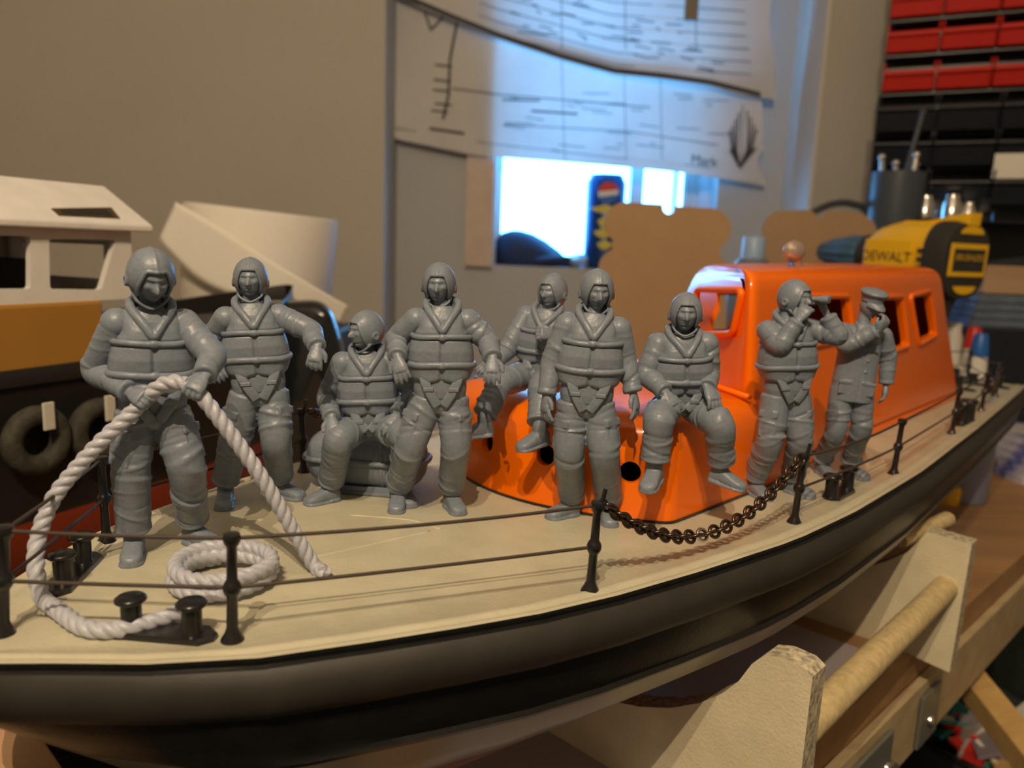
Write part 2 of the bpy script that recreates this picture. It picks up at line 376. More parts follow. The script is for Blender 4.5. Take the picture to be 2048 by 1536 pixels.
# ------------------------------------------------------------------ workbench
ZB = -25.
bench = thing('workbench', W(60, 0, 0)*V(1, 1, 0)+V(0, 0, -105), 'brown wooden workbench top carrying the model boats', 'workbench')
def BW(s, n, z): p = AX*s+NR*(n+N0); return V(p[0], p[1], z)
mb = MB(); edge_n0, edge_n1 = 10.4, 13.2
def cl(p): return V(min(max(p[0], -149), 174), min(p[1], 149.8), p[2])
poly = [BW(14, 9.6, ZB), BW(90, 12.9, ZB), V(110, 110, ZB), V(174, 140, ZB), V(174, 149.8, ZB), V(XR-1, 149.8, ZB), V(XR-1, 164.8, ZB), V(XL+.2, 164.8, ZB), V(XL+.2, 149.8, ZB), V(-149, 149.8, ZB), V(-149, 22, ZB), BW(14, -30, ZB)]
mb.prism(poly, (0, 0, -2.6)); make('bench_top', mb, BENCH, bench, smooth=False, bevel=.1)
mb = MB(); e0, e1 = BW(20, 9.95, ZB-4.6), BW(90, 13, ZB-4.6); ed = nrm(e1-e0); en = nrm(np.cross(ed, V(0, 0, 1)))
mb.box((e0+e1)/2+en*.25, np.linalg.norm(e1-e0)/2, .3, 2.4, ed, en); make('edge_board', mb, woodmat('edge_board_wood', (.50, .40, .24), (.40, .30, .17), 6, .6), bench, smooth=False, bevel=.06)
for k, (sa, sb) in enumerate(((33, 47.5), (52.5, 56))):
    p0 = e0+(e1-e0)*((sa-20)/70); p1 = e0+(e1-e0)*((sb-20)/70)
    mb = MB(); mb.box((p0+p1)/2+en*.75+V(0, 0, -.2), np.linalg.norm(p1-p0)/2, .12, 1.9, ed, en)
    if k == 0: mb.lathe(p1+en*.7+V(0, 0, -2.2), en, [(1.6, 0), (1.6, .3)], 24)
    br = make('bracket', mb, GALV, bench, smooth=False, bevel=.08)
    for t in ((.35, .95) if k == 0 else (.5,)):
        q = p0+(p1-p0)*t+en*.9+V(0, 0, -.6)
        make('screw', MB().lathe(q, en, [(.45, 0), (.42, .12), (.25, .22), (.05, .24)], 16), CHROME, br)
legm = mat('bench_leg_paint', (.08, .07, .06), .7)
for q in (V(100, 100, 0), BW(20, -20, 0), V(-120, 120, 0), V(120, 135, 0)):
    make('leg', MB().box((q[0], q[1], (ZB-2.6-105)/2), 2.5, 2.5, (105+ZB-2.6)/2), legm, bench, smooth=False)
# ------------------------------------------------------------------ boat stand
stand = thing('boat_stand', BW(42, 0, ZB), 'cream painted wooden cradle with round dowels under the orange-cabined boat', 'boat stand')
NR3 = V(NR[0], NR[1], 0); AX3 = V(AX[0], AX[1], 0); UP = V(0, 0, 1)
def board(s0, outline, th):
    pts = [BW(s0, n, z) for n, z in outline]
    m = MB(); n = len(pts); ext = AX3*th
    m.add(pts+[p+ext for p in pts], [tuple(range(n))[::-1], tuple(range(n, 2*n))]); k = len(m.v)-2*n
    m.add(pts+[p+ext for p in pts], [(i, (i+1) % n, (i+1) % n+n, i+n) for i in range(n)], 1)
    return make('side_board', m, [CREAM, EDGEW], stand, smooth=False)
near = [(13.6, -30.5), (13.7, -16.0), (13.3, -15.75), (12.4, -15.7), (11.7, -15.9), (11.2, -16.5), (10.7, -17.5), (10.0, -18.4), (9.0, -19.3), (7.6, -20.2), (6, -20.9), (3.5, -21.6), (0, -21.9), (-3.5, -21.6), (-7.6, -20.2), (-10, -18.4), (-11.7, -15.9), (-13.6, -16), (-13.6, -25), (9, -25), (9, -25), (10.2, -25.02), (10.2, -30.5)]
board(28.4, near, 1.3)
far = [(13.5, -25.3), (13.7, -16.7), (11.2, -16.6), (10.2, -18.3), (9.0, -19.3), (7.6, -20.2), (6, -20.9), (3.5, -21.6), (0, -21.9), (-3.5, -21.6), (-7.6, -20.2), (-10, -18.4), (-11.7, -15.9), (-13.6, -16), (-13.6, -25), (9, -25), (10.6, -25)]
board(52.0, far, 1.3)
for nn, zz in ((12.6, -19.9), (-12, -20.5)):
    make('dowel', MB().lathe(BW(29.2, nn, zz), AX3, [(.74, 0), (.75, .1), (.75, 23), (.74, 23.2)], 28), DOWEL, stand)
make('dowel', MB().lathe(at(1800, 1080, 47), nrm(at(1915, 1030, 50)-at(1800, 1080, 47)), [(.5, 0), (.52, .1), (.55, 5), (.3, 5.4)], 20), DOWEL, stand)
# ------------------------------------------------------------------ the lifeboat
boat = thing('lifeboat_model', W(47, 0, -9), 'black-hulled lifeboat model with orange cabin and grey deck crowded with figures', 'model boat')
S = np.concatenate([[3.2, 3.3, 3.5, 3.8, 4.3, 5.2, 6, 7, 8, 9.3, 10.6, 12, 13.2, 14.5, 17, 20], np.linspace(22, 91.5, 40)])
def sec(s):   # (n, h, material) down one side of the hull
    b = hb(s); k = min(1, max(.08, (s-3.2)/9)); t = min(1, (s-3)/25)
    return [(b-.02, .12), (b+.02, -.02), (b-.02, -.10), (b+.16, -.16), (b+.40, -.42), (b+.50, -.85), (b+.42, -1.30), (b+.18, -1.62), (b-.06, -1.74), (b-.12*k, -2.2), (b-.30*k, -2.9-.1*t), (b-.42*k, -3.25-.2*t), (b-.30*k, -3.40-.2*t), (b-.42*k, -3.56-.2*t), (b-.9*k, -4.4-.3*t), (b*(1-.17*k)-.2, -5.3-.4*t), (b*(1-.25*k)-.4, -6.0-.4*t), (b*.62, -6.9-.4*t), (b*.35, -7.8-.3*t), (b*.05, -8.6), (0, -8.7)]
mats_h = [0, 0, 0, 1, 1, 1, 1, 1, 0, 0, 0, 2, 2, 3, 3, 3, 4, 4, 4, 4]
hull = MB(); fend = MB()
def side(sg):
    R = []
    for s in S:
        R.append([W(s+max(0, (1-min(1, (s-3.2)/7)))*(max(0, -h)*.15+max(0, -1.7-h)*1.0), max(n, 0)*sg, h) for n, h in sec(s)])
    for j, mi in enumerate(mats_h):
        tgt = fend if mi == 1 else hull
        vs = [r[j] for r in R]+[r[j+1] for r in R]; n = len(R)
        tgt.add(vs, [((i, i+1, n+i+1, n+i) if sg > 0 else (n+i, n+i+1, i+1, i)) for i in range(n-1)], {0: 0, 1: 0, 2: 4, 3: 2, 4: 3}[mi])
side(1); side(-1)
a = [W(91.5, n, h) for n, h in sec(91.5)]; b = [W(91.5, -n, h) for n, h in sec(91.5)][::-1]
hull.add(a+b, [tuple(range(len(a)+len(b)))], 0)
def weld(mb):
    d = {}; idx = []; vs = []
    for p in mb.v:
        k = tuple(round(c, 4) for c in p)
        if k not in d: d[k] = len(vs); vs.append(p)
        idx.append(d[k])
    F_ = []; M_ = []
    for f, m in zip(mb.f, mb.m):
        g = []
        for i in f:
            j = idx[i]
            if not g or g[-1] != j: g.append(j)
        if len(g) > 1 and g[0] == g[-1]: g.pop()
        if len(set(g)) >= 3: F_.append(tuple(g)); M_.append(m)
    mb.v, mb.f, mb.m = vs, F_, M_; return mb
make('hull', weld(hull), [HULLB, HULLB, HULLG, HULLR, HULLB], boat, ang=50)
fo = make('rubbing_fender', weld(fend), FENDER, boat, ang=60)
fo['label'] = 'thick black rubber fender band round the gunwale'
# deck
dp = [(0, .12), (.12, .15), (.25, .13), (.36, .03), (.5, .0), (.62, .07), (.78, .09), (.92, .05), (1.0, 0)]
dm = MB(); R = []
for s in S:
    b = max(hb(s), .01); row = []
    for d, h in dp: row.append(W(s, b*(1-min(d, b)/b), h))
    m = max(b-1.0, 0); row += [W(s, m*k, 0) for k in (.75, .5, .25, 0)]
    full = row+[W(s, -(NR@p[:2]-N0), p[2]-zs(s)) for p in row[:-1][::-1]]
    R.append(full)
dm.rings(R, closed=False, cap0=False, cap1=False); make('deck', dm, DECK, boat, ang=60)
# raised seams moulded in the foredeck
mb = MB()
for pts in ([(608, 1118), (700, 1098), (860, 1062)], [(880, 1058), (820, 1040), (700, 1030)], [(540, 1000), (640, 1000)]):
    make('deck_seam', MB().tube([dk(*p)+V(0, 0, -.03) for p in pts], .07, 8, samp=8), DECK, boat, ang=180)
pass
# ---- low cabin and wheelhouse
def rpoly(P, r, k=6):
    P = [np.array(p, float) for p in P]; n = len(P); out = []
    r = [r]*n if np.isscalar(r) else r
    for i in range(n):
        p = P[i]; a = P[i-1]-p; b = P[(i+1) % n]-p; la, lb = np.linalg.norm(a), np.linalg.norm(b)
        if r[i] <= 0: out.append(p); continue
        d = min(r[i], la*.45, lb*.45); q0 = p+a/la*d; q1 = p+b/lb*d
        for t in np.linspace(0, 1, k): out.append((1-t)**2*q0+2*t*(1-t)*p+t*t*q1)
    return out
def loft_sn(levels, cut=0):
    R = []
    for ring, h in levels: R.append([W(p[0], p[1], h) for p in ring])
    m = MB(); m.rings(R); return m
LCH = [(0, 0, 0), (1.5, .15, .06), (3.0, .35, .15), (3.8, .6, .3), (4.2, .95, .6), (4.42, 1.5, 1.1), (4.53, 2.4, 2.0)]
def lc_ring(fi, si, off=0, back=41):
    nn = 7.25-si-off; front = [(24.9+fi+off+.055*n*n, n) for n in np.linspace(nn, -nn, 17)]
    ring = [(back-off, nn)]+front+[(back+3-off, -nn)]
    rr = [0]+[.8]+[0]*15+[.8]+[0]
    return rpoly(ring, rr, 7)
outer = loft_sn([(lc_ring(f, s_), h) for h, f, s_ in LCH])
inner = loft_sn([(lc_ring(f, s_, .3, 40), h-(.25 if h > 0 else .2)) for h, f, s_ in LCH if h < 4.4])
cuts = [inner]
ports = [(5.55, 2.12), (2.0, 2.35), (-1.6, 2.2), (-6.3, 1.9)]
for n, h in ports:
    c = W(24.9+.055*n*n+.4, n, h); nn = nrm(V(*(AX-NR*.11*n*-1*0-NR*.11*n), 0)); cuts.append(MB().lathe(c-nn*1.2, nn, [(.47, 0), (.47, 2.4)], 40))
v, f = booled(outer, cuts); lc = finish('fore_cabin', v, f, ORANGE, boat, ang=38)
lc['label'] = 'low orange fore cabin with black portholes'
mb = MB(); mb.rings([[W(p[0], p[1], .02) for p in lc_ring(-.07, -.07)], [W(p[0], p[1], .12) for p in lc_ring(-.07, -.07)]]); make('cabin_gap_shade', mb, BLACKP, boat, ang=30)  # first ring: black strip painting the shade in the gap under the cabin
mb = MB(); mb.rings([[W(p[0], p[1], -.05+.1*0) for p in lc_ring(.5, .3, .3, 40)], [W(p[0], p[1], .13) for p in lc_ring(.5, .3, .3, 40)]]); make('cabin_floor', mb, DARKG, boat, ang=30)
def wh_ring(h, ins=0, r=1.1):
    t = h/10.
    A = (36+.4*t+ins, 6.6-.95*t-ins); B = (43.5+5*t+ins, -6.4+1.3*t+ins); C = (79-6*t-ins, -5.9+1.1*t+ins); D = (79-6*t-ins, 5.7-.9*t-ins)
    return rpoly([A, B, C, D], r, 8)
WH = [(0, 0), (2, 0), (5, 0), (8, 0), (9.9, 0), (10.35, .05), (10.65, .18), (10.86, .42), (11.0, .85), (11.08, 1.7)]
outer = loft_sn([(wh_ring(h, i), h) for h, i in WH])
def tilt(m):
    for i, p in enumerate(m.v):
        s_, n_ = sn(np.array(p)); h_ = p[2]-zs(s_)
        if h_ > 9.5: m.v[i] = (p[0], p[1], p[2]+.55*(h_-9.5)/1.5*(s_-36)/40)
    return m
outer = tilt(outer)
inner = loft_sn([(wh_ring(h, i+.32, .8), h-.3) for h, i in WH if h < 10.9])
wins = []
def sidewin(px, n0=5.85):
    q = [on_n(x, y, n0) for x, y in px]; wins.append(('side', q))
sidewin([(1596, 598), (1706, 598), (1708, 672), (1606, 690)]); sidewin([(1762, 602), (1820, 601), (1823, 690), (1764, 706)]); sidewin([(1843, 598), (1880, 592), (1884, 668), (1851, 682)])
# front quarter window, on the plane through the front face
def front_pt(px, py):
    d = ray(px, py); best = None
    # front face as a plane through three points
    P0, P1, P2 = W(*wh_A(5), 5), W(*wh_B(5), 5), W(*wh_A(10), 10)
    nn = np.cross(P1-P0, P2-P0); return d*((P0@nn)/(d@nn)), nrm(nn)
def wh_A(h): t = h/10.; return (36+.4*t, 6.6-.95*t)
def wh_B(h): t = h/10.; return (43.5+5*t, -6.4+1.3*t)
fw = [(1398, 584), (1478, 586), (1460, 660), (1398, 664)]
fq = [front_pt(*p) for p in fw]; fnn = fq[0][1]
if fnn[1] > 0: fnn = -fnn
cuts = [inner]
for k, q in wins:
    ring = rpoly(q, .35, 5)
    m = MB(); m.rings([[W(s, 9, h) for s, h in ring], [W(s, 1, h) for s, h in ring]]); cuts.append(m)
far_q = [on_n(x, y, -5.3) for x, y in ((1385, 588), (1475, 590), (1458, 658), (1385, 662))]
ring = rpoly(far_q, .5, 5); m = MB(); m.rings([[W(s, -3, h) for s, h in ring], [W(s, -9, h) for s, h in ring]]); cuts.append(m)
ring = rpoly([p for p, _ in fq], .3, 5); m = MB(); m.rings([[p+fnn*1.5 for p in ring], [p-fnn*1.5 for p in ring]]); cuts.insert(0, m)
v, f = booled(outer, cuts); wh = finish('wheelhouse', v, f, ORANGE, boat, ang=38)
wh['label'] = 'glossy orange wheelhouse with open windows'
def expand(q, e):
    c = sum(np.array(p) for p in q)/len(q); return [np.array(p)+nrm(np.array(p)-c)*e for p in q]
for k, q in wins:
    for sg in (1,):
        rg = rpoly(expand(q, .45), .5, 6)
        def sideN(h): return (6.6-.95*h/10)*1.0
        P = [W(s, (np.interp(s, [36, 76], [6.6-.095*h, 5.7-.09*h]) if sg > 0 else -np.interp(s, [42, 76], [6.4-.13*h, 5.9-.11*h])), h) for s, h in rg]
        make('window_frame', MB().tube(P, .2, 10, closed=True, ref=NR3), ORANGE, wh, ang=180)
P = rpoly(expand([p for p, _ in fq], .45), .5, 6)
make('window_frame', MB().tube(P, .2, 10, closed=True, ref=fnn), ORANGE, wh, ang=180)
mb = MB(); mb.rings([[W(p[0], p[1], .03) for p in wh_ring(0, -.28)], [W(p[0], p[1], .38) for p in wh_ring(0, -.22)], [W(p[0], p[1], .42) for p in wh_ring(0, -.1)]])
make('coaming', mb, ORANGE, boat, ang=30)
mb = MB(); mb.rings([[W(p[0], p[1], .43) for p in wh_ring(0, -.03)], [W(p[0], p[1], .5) for p in wh_ring(0, -.03)]])
make('coaming_gap_shade', mb, BLACKP, boat, ang=30)  # black strip standing for the shaded groove above the coaming
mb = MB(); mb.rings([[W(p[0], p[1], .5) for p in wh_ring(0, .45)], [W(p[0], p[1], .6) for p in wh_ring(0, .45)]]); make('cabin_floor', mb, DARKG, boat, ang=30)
# foot of the windscreen where it meets the fore cabin roof
P = [W(35.7, 6.4, 4.72), W(38, 2.6, 4.72), W(41.6, -4.3, 4.72), W(43.3, -6.0, 4.5)]
make('cabin_lip', MB().tube(P, .2, 10, flat=.7), ORANGE, boat, ang=180)
# searchlight on the roof
c = at(1588, 503, 48.5)
base = at(1582, 533, 48.5); sl = MB().lathe(base-V(0, 0, .35), UP, [(.55, 0), (.55, .25), (.3, .35), (.16, .5), (.14, .75)], 24)
so = make('searchlight', sl, mat('lamp_base_blue', (.1, .2, .5), .25, metal=.4), boat)
make('lens_dome', MB().ball(c, .68, n=24), BULB, so, ang=180)
make('reflector', MB().lathe(c+V(0, .1, 0), (0, 1, 0), [(.5, 0), (.42, .2), (.2, .4), (.05, .45)], 24), CHROME, so, ang=180)
make('bracket', MB().tube([at(1600, 485, 48.5)+V(0, .0, 0), at(1607, 505, 48.5), at(1604, 532, 48.5)], .06, 8, samp=6), CHROME, so)
# ---- stanchions, rails, chains
def stanchion(base, pin=False, h=3.2, out=None):
    lean = V(0, 0, 0) if out is None else out*.13
    top = base+UP*h+lean; ax = nrm(top-base)
    m = MB(); m.lathe(base, ax, [(.34, -.05), (.32, .05), (.22, .22), (.16, .4), (.15, h*.42), (.21, h*.45), (.25, h*.48), (.25, h*.52), (.21, h*.55), (.15, h*.58), (.14, h*.88), (.22, h*.92), (.25, h*.96), (.22, h), (.05, h+.03)], 20)
    if pin: m.tube([top-UP*.12, top+nrm(np.cross(ax, V(0, 1, 0)))*-.0+V(.16, 0, .1), top+V(.22, 0, .45)], .08, 8); m.tube([top-UP*.15, top+AX3*.42-UP*.12], .11, 8)
    make('stanchion', m, BLACKP, boat, ang=50)
    return base+ax*h*.96, base+ax*h*.5
near_px = [(465, 1280), (1180, 1182), (1588, 1045), (1787, 948), (1903, 868), (1962, 822), (1990, 793)]
NS = [dk(*p) for p in near_px]
first = dk(6, 1268)
ns = []
for i, q in enumerate([first]+NS): ns.append(stanchion(q, pin=i in (2, 3, 6), out=NR3 if i else V(2.2, 0, 0)))
fs = []
for i, q in enumerate([first]+NS):
    if i == 0: continue
    s_, n_ = sn(q); fs.append(stanchion(W(s_, -(n_-.3 if i > 1 else 5.3), 0), pin=i in (2, 3), out=-NR3))
fs = [ns[0]]+fs
stern = [stanchion(dk(1934, 762), out=None)]
def rail(a, b, sag, r=.06):
    m = (a+b)/2-UP*sag; q1 = a*.75+b*.25-UP*sag*.75; q2 = a*.25+b*.75-UP*sag*.75
    make('rail_wire', MB().tube([a, q1, m, q2, b], r, 8, samp=8), WIRE, boat, ang=180)
for L_, sk in ((ns, -1), (fs, 1)):
    for i in range(len(L_)-1):
        if i == 2: continue
        if i >= 6: continue
        sg = .12 if i == 1 else (.22 if i in (3,) else .04)
        rail(L_[i][0], L_[i+1][0], sg); rail(L_[i][1], L_[i+1][1], sg*.4)
rail(ns[7][0]-UP*.05, stern[0][0], .2); rail(ns[7][1], stern[0][1], .1); rail(fs[7][0], stern[0][0], .2); rail(fs[7][1], stern[0][1], .1)
LINK = None; CHAIN_S = [0, False]
def chain(a, b, sag, n, name='chain'):
    global LINK
    co_ = bpy.data.objects.new(name, None); COL.objects.link(co_); co_.parent = boat; co_.empty_display_size = .005
    co_.location = ((a-ORG[boat])*CM).tolist(); ORG[co_] = a
    if LINK is None:
        m = MB().torus((0, 0, 0), (0, 0, 1), .225, .072, 20, 8, stretch=1.22); me = bpy.data.meshes.new('link')
        me.from_pydata((np.array(m.v)*CM).tolist(), [], m.f); me.polygons.foreach_set('use_smooth', [True]*len(me.polygons)); me.materials.append(CHAIN); LINK = me
    T = np.linspace(0, 1, 400); P = [a*(1-t)+b*t-UP*sag*4*t*(1-t) for t in T]
    Ls = np.concatenate([[0], np.cumsum([np.linalg.norm(P[i+1]-P[i]) for i in range(399)])])
    for k in range(n):
        l = Ls[-1]*(k+.5)/n; t = np.interp(l, Ls, T); p = a*(1-t)+b*t-UP*sag*4*t*(1-t)
        tan = nrm((b-a)-UP*sag*4*(1-2*t))
        sidev = nrm(np.cross(tan, UP)); nrmv = nrm(np.cross(sidev, tan))
        if k % 2: zz = nrm(sidev*.85+nrmv*.5)
        else: zz = nrm(nrmv*.85-sidev*.5)
        ref = V(0, 0, 1)
        # torus long axis is built along cross(ref,axis): local X=(0,1,0)x.. -> use explicit frame
        Lx = tan; Lz = zz; Ly = np.cross(Lz, Lx)
        lm = LINK
        if k == n//2-2 and name == 'chain' and n == 34 and CHAIN_S is not None and not CHAIN_S[1]:
            lm = LINK.copy(); lm.materials[0] = CHROME; CHAIN_S[1] = True
        o = bpy.data.objects.new('link', lm); COL.objects.link(o); o.parent = co_
        R3 = Matrix(((Ly[0], Lx[0], Lz[0]), (Ly[1], Lx[1], Lz[1]), (Ly[2], Lx[2], Lz[2]))).to_4x4()
        if np.linalg.det(np.array(R3)[:3, :3]) < 0: R3 = Matrix(((-Ly[0], Lx[0], Lz[0]), (-Ly[1], Lx[1], Lz[1]), (-Ly[2], Lx[2], Lz[2]))).to_4x4()
        R3.translation = Vector(((p-a)*CM).tolist()); o.matrix_local = R3
    return co_
q = ns[2][0]+AX3*.4-UP*.1
chain(q, ns[3][0]-AX3*.2, 2.2, 34)
chain(fs[2][0]+AX3*.4, fs[3][0]-AX3*.2, 1.6, 34)
chain(ns[6][0]+AX3*.2, ns[7][0], 2.0, 20)
# ---- bollards
def bollard(c, d, gap=1.0, L=1.75, hh=.98, r=.30, post2=True, name='bollard'):
    d = nrm(d*V(1, 1, 0)); sd = np.cross(UP, d); b = MB()
    out = rpoly([np.array((-L/2, -.42)), np.array((L/2, -.42)), np.array((L/2, .42)), np.array((-L/2, .42))], .3, 2)
    R = [[c+d*p[0]*k+sd*p[1]*k+UP*z for p in out] for z, k in ((-.02, 1.06), (.12, 1.06), (.18, 1.0))]
    b.rings(R); o = make(name, b, BLACKP, boat, ang=25)
    for g in ((-1, 1) if post2 else (0,)):
        q = c+d*g*gap/2+UP*.15
        make('bollard_post', MB().lathe(q, UP, [(r+.02, 0), (r-.02, .08), (r-.02, hh*.78), (r+.06, hh*.8), (r+.13, hh*.86), (r+.13, hh*.93), (r+.06, hh*.99), (.05, hh)], 28), BLACKP, o, ang=50)
p0, p1 = dk(268, 1262), dk(388, 1272)
bollard((p0+p1)/2+V(0, -.1, 0), p1-p0, gap=np.linalg.norm(p1-p0), L=3.0)
p0, p1 = dk(124, 1175), dk(170, 1128)
bollard((p0+p1)/2, p1-p0, gap=np.linalg.norm(p1-p0)*.86, L=3.2, hh=1.0)
p0, p1 = dk(1660, 999), dk(1694, 981)
bollard((p0+p1)/2, p1-p0, gap=np.linalg.norm(p1-p0)*.95, L=2.6, hh=1.15, r=.33)
s1, n1 = sn((p0+p1)/2); bollard(W(s1, -n1), AX3, gap=1.4, L=2.6)
bollard(dk(1928, 846), AX3, gap=1.5, L=3.3, hh=1.6, r=.5)
bollard(dk(1890, 775), NR3, gap=2.2, L=5, hh=1.2, r=.4)
bollard(dk(1970, 772), NR3, gap=2.2, L=4, hh=1.0, r=.4)
# ---- rope things
def rope_strands(mb, P, r=.25, turns=1.0, seg=10, pitch=1.15):
    P = [np.array(p, float) for p in P]
    L = [0]
    for i in range(1, len(P)): L.append(L[-1]+np.linalg.norm(P[i]-P[i-1]))
    n = len(P); T = [nrm(P[min(i+1, n-1)]-P[max(i-1, 0)]) for i in range(n)]
    X = nrm(np.cross(T[0], V(.3, .5, .8))); strands = [[], [], []]
    for i in range(n):
        X = nrm(X-T[i]*(X@T[i])); Y = np.cross(T[i], X)
        for k in range(3):
            a = 2*math.pi*(k/3+L[i]/pitch)
            strands[k].append(P[i]+(X*math.cos(a)+Y*math.sin(a))*r*.50)
    for st in strands: mb.tube(st, r*.56, seg)
def hires(P, samp=24): return cr([np.array(p, float) for p in P], [1]*len(P), samp)[0]
RY = [(358, 1246, None, .32), (300, 1262, None, .26), (235, 1276, None, .26), (170, 1272, None, .26), (118, 1240, None, .3), (85, 1195, 22.0, 0), (72, 1140, 22.3, 0), (76, 1075, 22.8, 0), (105, 1000, 23.2, 0), (150, 940, 23.5, 0), (200, 885, 23.8, 0), (250, 838, 24.1, 0), (290, 800, 24.3, 0), (318, 773, 24.3, 0), (348, 764, 24.3, 0), (378, 772, 24.3, 0), (405, 795, 24.2, 0), (440, 840, 24.2, 0), (480, 893, 24.3, 0), (520, 950, 24.4, 0), (560, 1015, 24.6, 0), (600, 1085, 24.8, 0), (632, 1135, 24.9, 0)]
RP = []
for x, y, d, h in RY: RP.append(at(x, y, d) if d else dk(x, y)+UP*h)
RP.append(dk(650, 1158)+UP*.27)
mb = MB(); rope_strands(mb, hires(RP, 20), .25)
ro = fused('held_rope', mb, ROPE, None, vox=.03, it=1)
prop(ro, 'pale grey twisted rope looped through the hands of the leftmost crew figurine', 'rope')
cc = dk(450, 1168)
pts = []
for t in np.linspace(0, 2*math.pi*2.7, 260):
    lay = t/(2*math.pi); R_ = 1.62-.28*min(1, lay)+.04*math.sin(3*t)+.16*max(0, min(1, lay-1.2))
    z = .25+.22*min(1, lay)+.30*max(0, min(1, lay-.9))
    pts.append(cc+V(math.cos(t+2)*R_*1.02, math.sin(t+2)*R_*.98, z))
mb = MB(); rope_strands(mb, pts, .25)
prop(fused('rope_coil', mb, ROPE, None, vox=.03, it=1), 'coil of pale grey rope lying flat on the foredeck', 'rope')
# ---- life raft canister
c = dk(728, 988)+V(0, .9, 0); cx = nrm(V(1, -.12, 0)); cy = np.cross(UP, cx)
can = thing('raft_canister', c, 'grey rounded raft canister on deck under the seated crewman', 'canister')
def caps(x, hw, hd, e=2.6, z=1.5):
    R = []
    for t in np.linspace(0, 2*math.pi, 44, endpoint=False):
        a, b = math.cos(t), math.sin(t)
        R.append(c+cx*x+cy*hd*math.copysign(abs(a)**(2/e), a)+UP*(z+hw*math.copysign(abs(b)**(2/e), b)))
    return R
Lh = 2.85; prof = []
for x in np.linspace(-Lh, Lh, 41):
    t = abs(x)/Lh; k = (1-t**7)**.5 if t < 1 else 0; prof.append((x, max(k, .02)))
mb = MB(); mb.rings([caps(x, 1.28*k, 1.25*k) for x, k in prof])
mb.rings([caps(x, (1.28+.05)*1, (1.25+.05)) for x in (-1.05, -.95)]); mb.rings([caps(x, 1.32, 1.3) for x in (.95, 1.05)])
fused('canister_shell', mb, RESIN, can, vox=.04, it=2)
mb = MB()
P = [c+cx*p[0]+cy*p[1]+UP*1.55 for p in rpoly([np.array((-Lh-.02, -1.3)), np.array((Lh+.02, -1.3)), np.array((Lh+.02, 1.3)), np.array((-Lh-.02, 1.3))], 1.1, 8)]
mb.tube(P, .13, 10, closed=True); make('seam_band', mb, RESIN, can, ang=180)
mb = MB()
for yy in (-1.0, 1.0):
    mb.box(c+cy*yy+UP*.28, 1.75, .1, .12, cx, cy); mb.box(c+cy*yy+UP*.1, 1.9, .18, .08, cx, cy)
for xx in (-1.5, 1.5): mb.box(c+cx*xx+UP*.35, .12, 1.2, .32, cx, cy); mb.box(c+cx*xx-cy*1.2+UP*.75, .1, .1, .5, cx, cy)
make('cradle', mb, RESIN, can, smooth=False, bevel=.03)
# ------------------------------------------------------------------ figures
def frame(yaw, pitch=0, roll=0):
    y, p, r = map(math.radians, (yaw, pitch, roll))
    f = V(math.sin(y)*math.cos(p), -math.cos(y)*math.cos(p), -math.sin(p)); R = V(math.cos(y), math.sin(y), 0); U = np.cross(f, R)
    return R*math.cos(r)+U*math.sin(r), f, U*math.cos(r)-R*math.sin(r)
def sstep(a, b, x): t = np.clip((x-a)/(b-a), 0, 1); return t*t*(3-2*t)
def head_pts(mb, C, fr, k=1.0, moustache=False):
    R, f, U = fr; nl, nt_ = 96, 64; rings_ = []
    G = lambda x, s: math.exp(-(x/s)**2)
    for i in range(1, nt_):
        th = math.pi*i/nt_; ring = []
        for j in range(nl):
            ph = 2*math.pi*j/nl
            dx = math.sin(th)*math.sin(ph); dy = math.sin(th)*math.cos(ph); dz = math.cos(th)
            a, b, c = .49*dx, .60*dy, .72*dz
            if c < 0: t = (-c/.72)**1.6; a *= 1-.30*t; b = b*(1-.10*t) if b > 0 else b*(1-.35*t)
            if dy > 0:
                w_ = sstep(0, .45, dy)
                b *= .96
                t = (.17-c)/.36
                if 0 < t: nz = .23*sstep(0, .85, t)*(1-sstep(.95, 1.12, t)); b += w_*nz*G(a, .055+.045*min(t, 1))
                for sx in (-1, 1):
                    b -= w_*.085*G(a-sx*.19, .095)*G(c-.09, .06)
                    b += w_*.055*G(a-sx*.19, .06)*G(c-.08, .032)
                    b += w_*.05*G(a-sx*.27, .10)*G(c+.06, .10)
                b += w_*.035*G(c-.20, .05)*G(a, .33)
                b += w_*G(a, .15)*(.075*G(c+.29, .032)+.085*G(c+.385, .038)-.055*G(c+.335, .022))
                b -= w_*.05*G(c+.45, .035)*G(a, .2)
                b += w_*.085*G(a, .15)*G(c+.56, .09)
                if moustache: b += w_*.09*G(c+.235, .045)*G(a, .22)
            ring.append(C+(R*a+f*b+U*c)*k)
        rings_.append(ring)
    mb.rings(rings_)
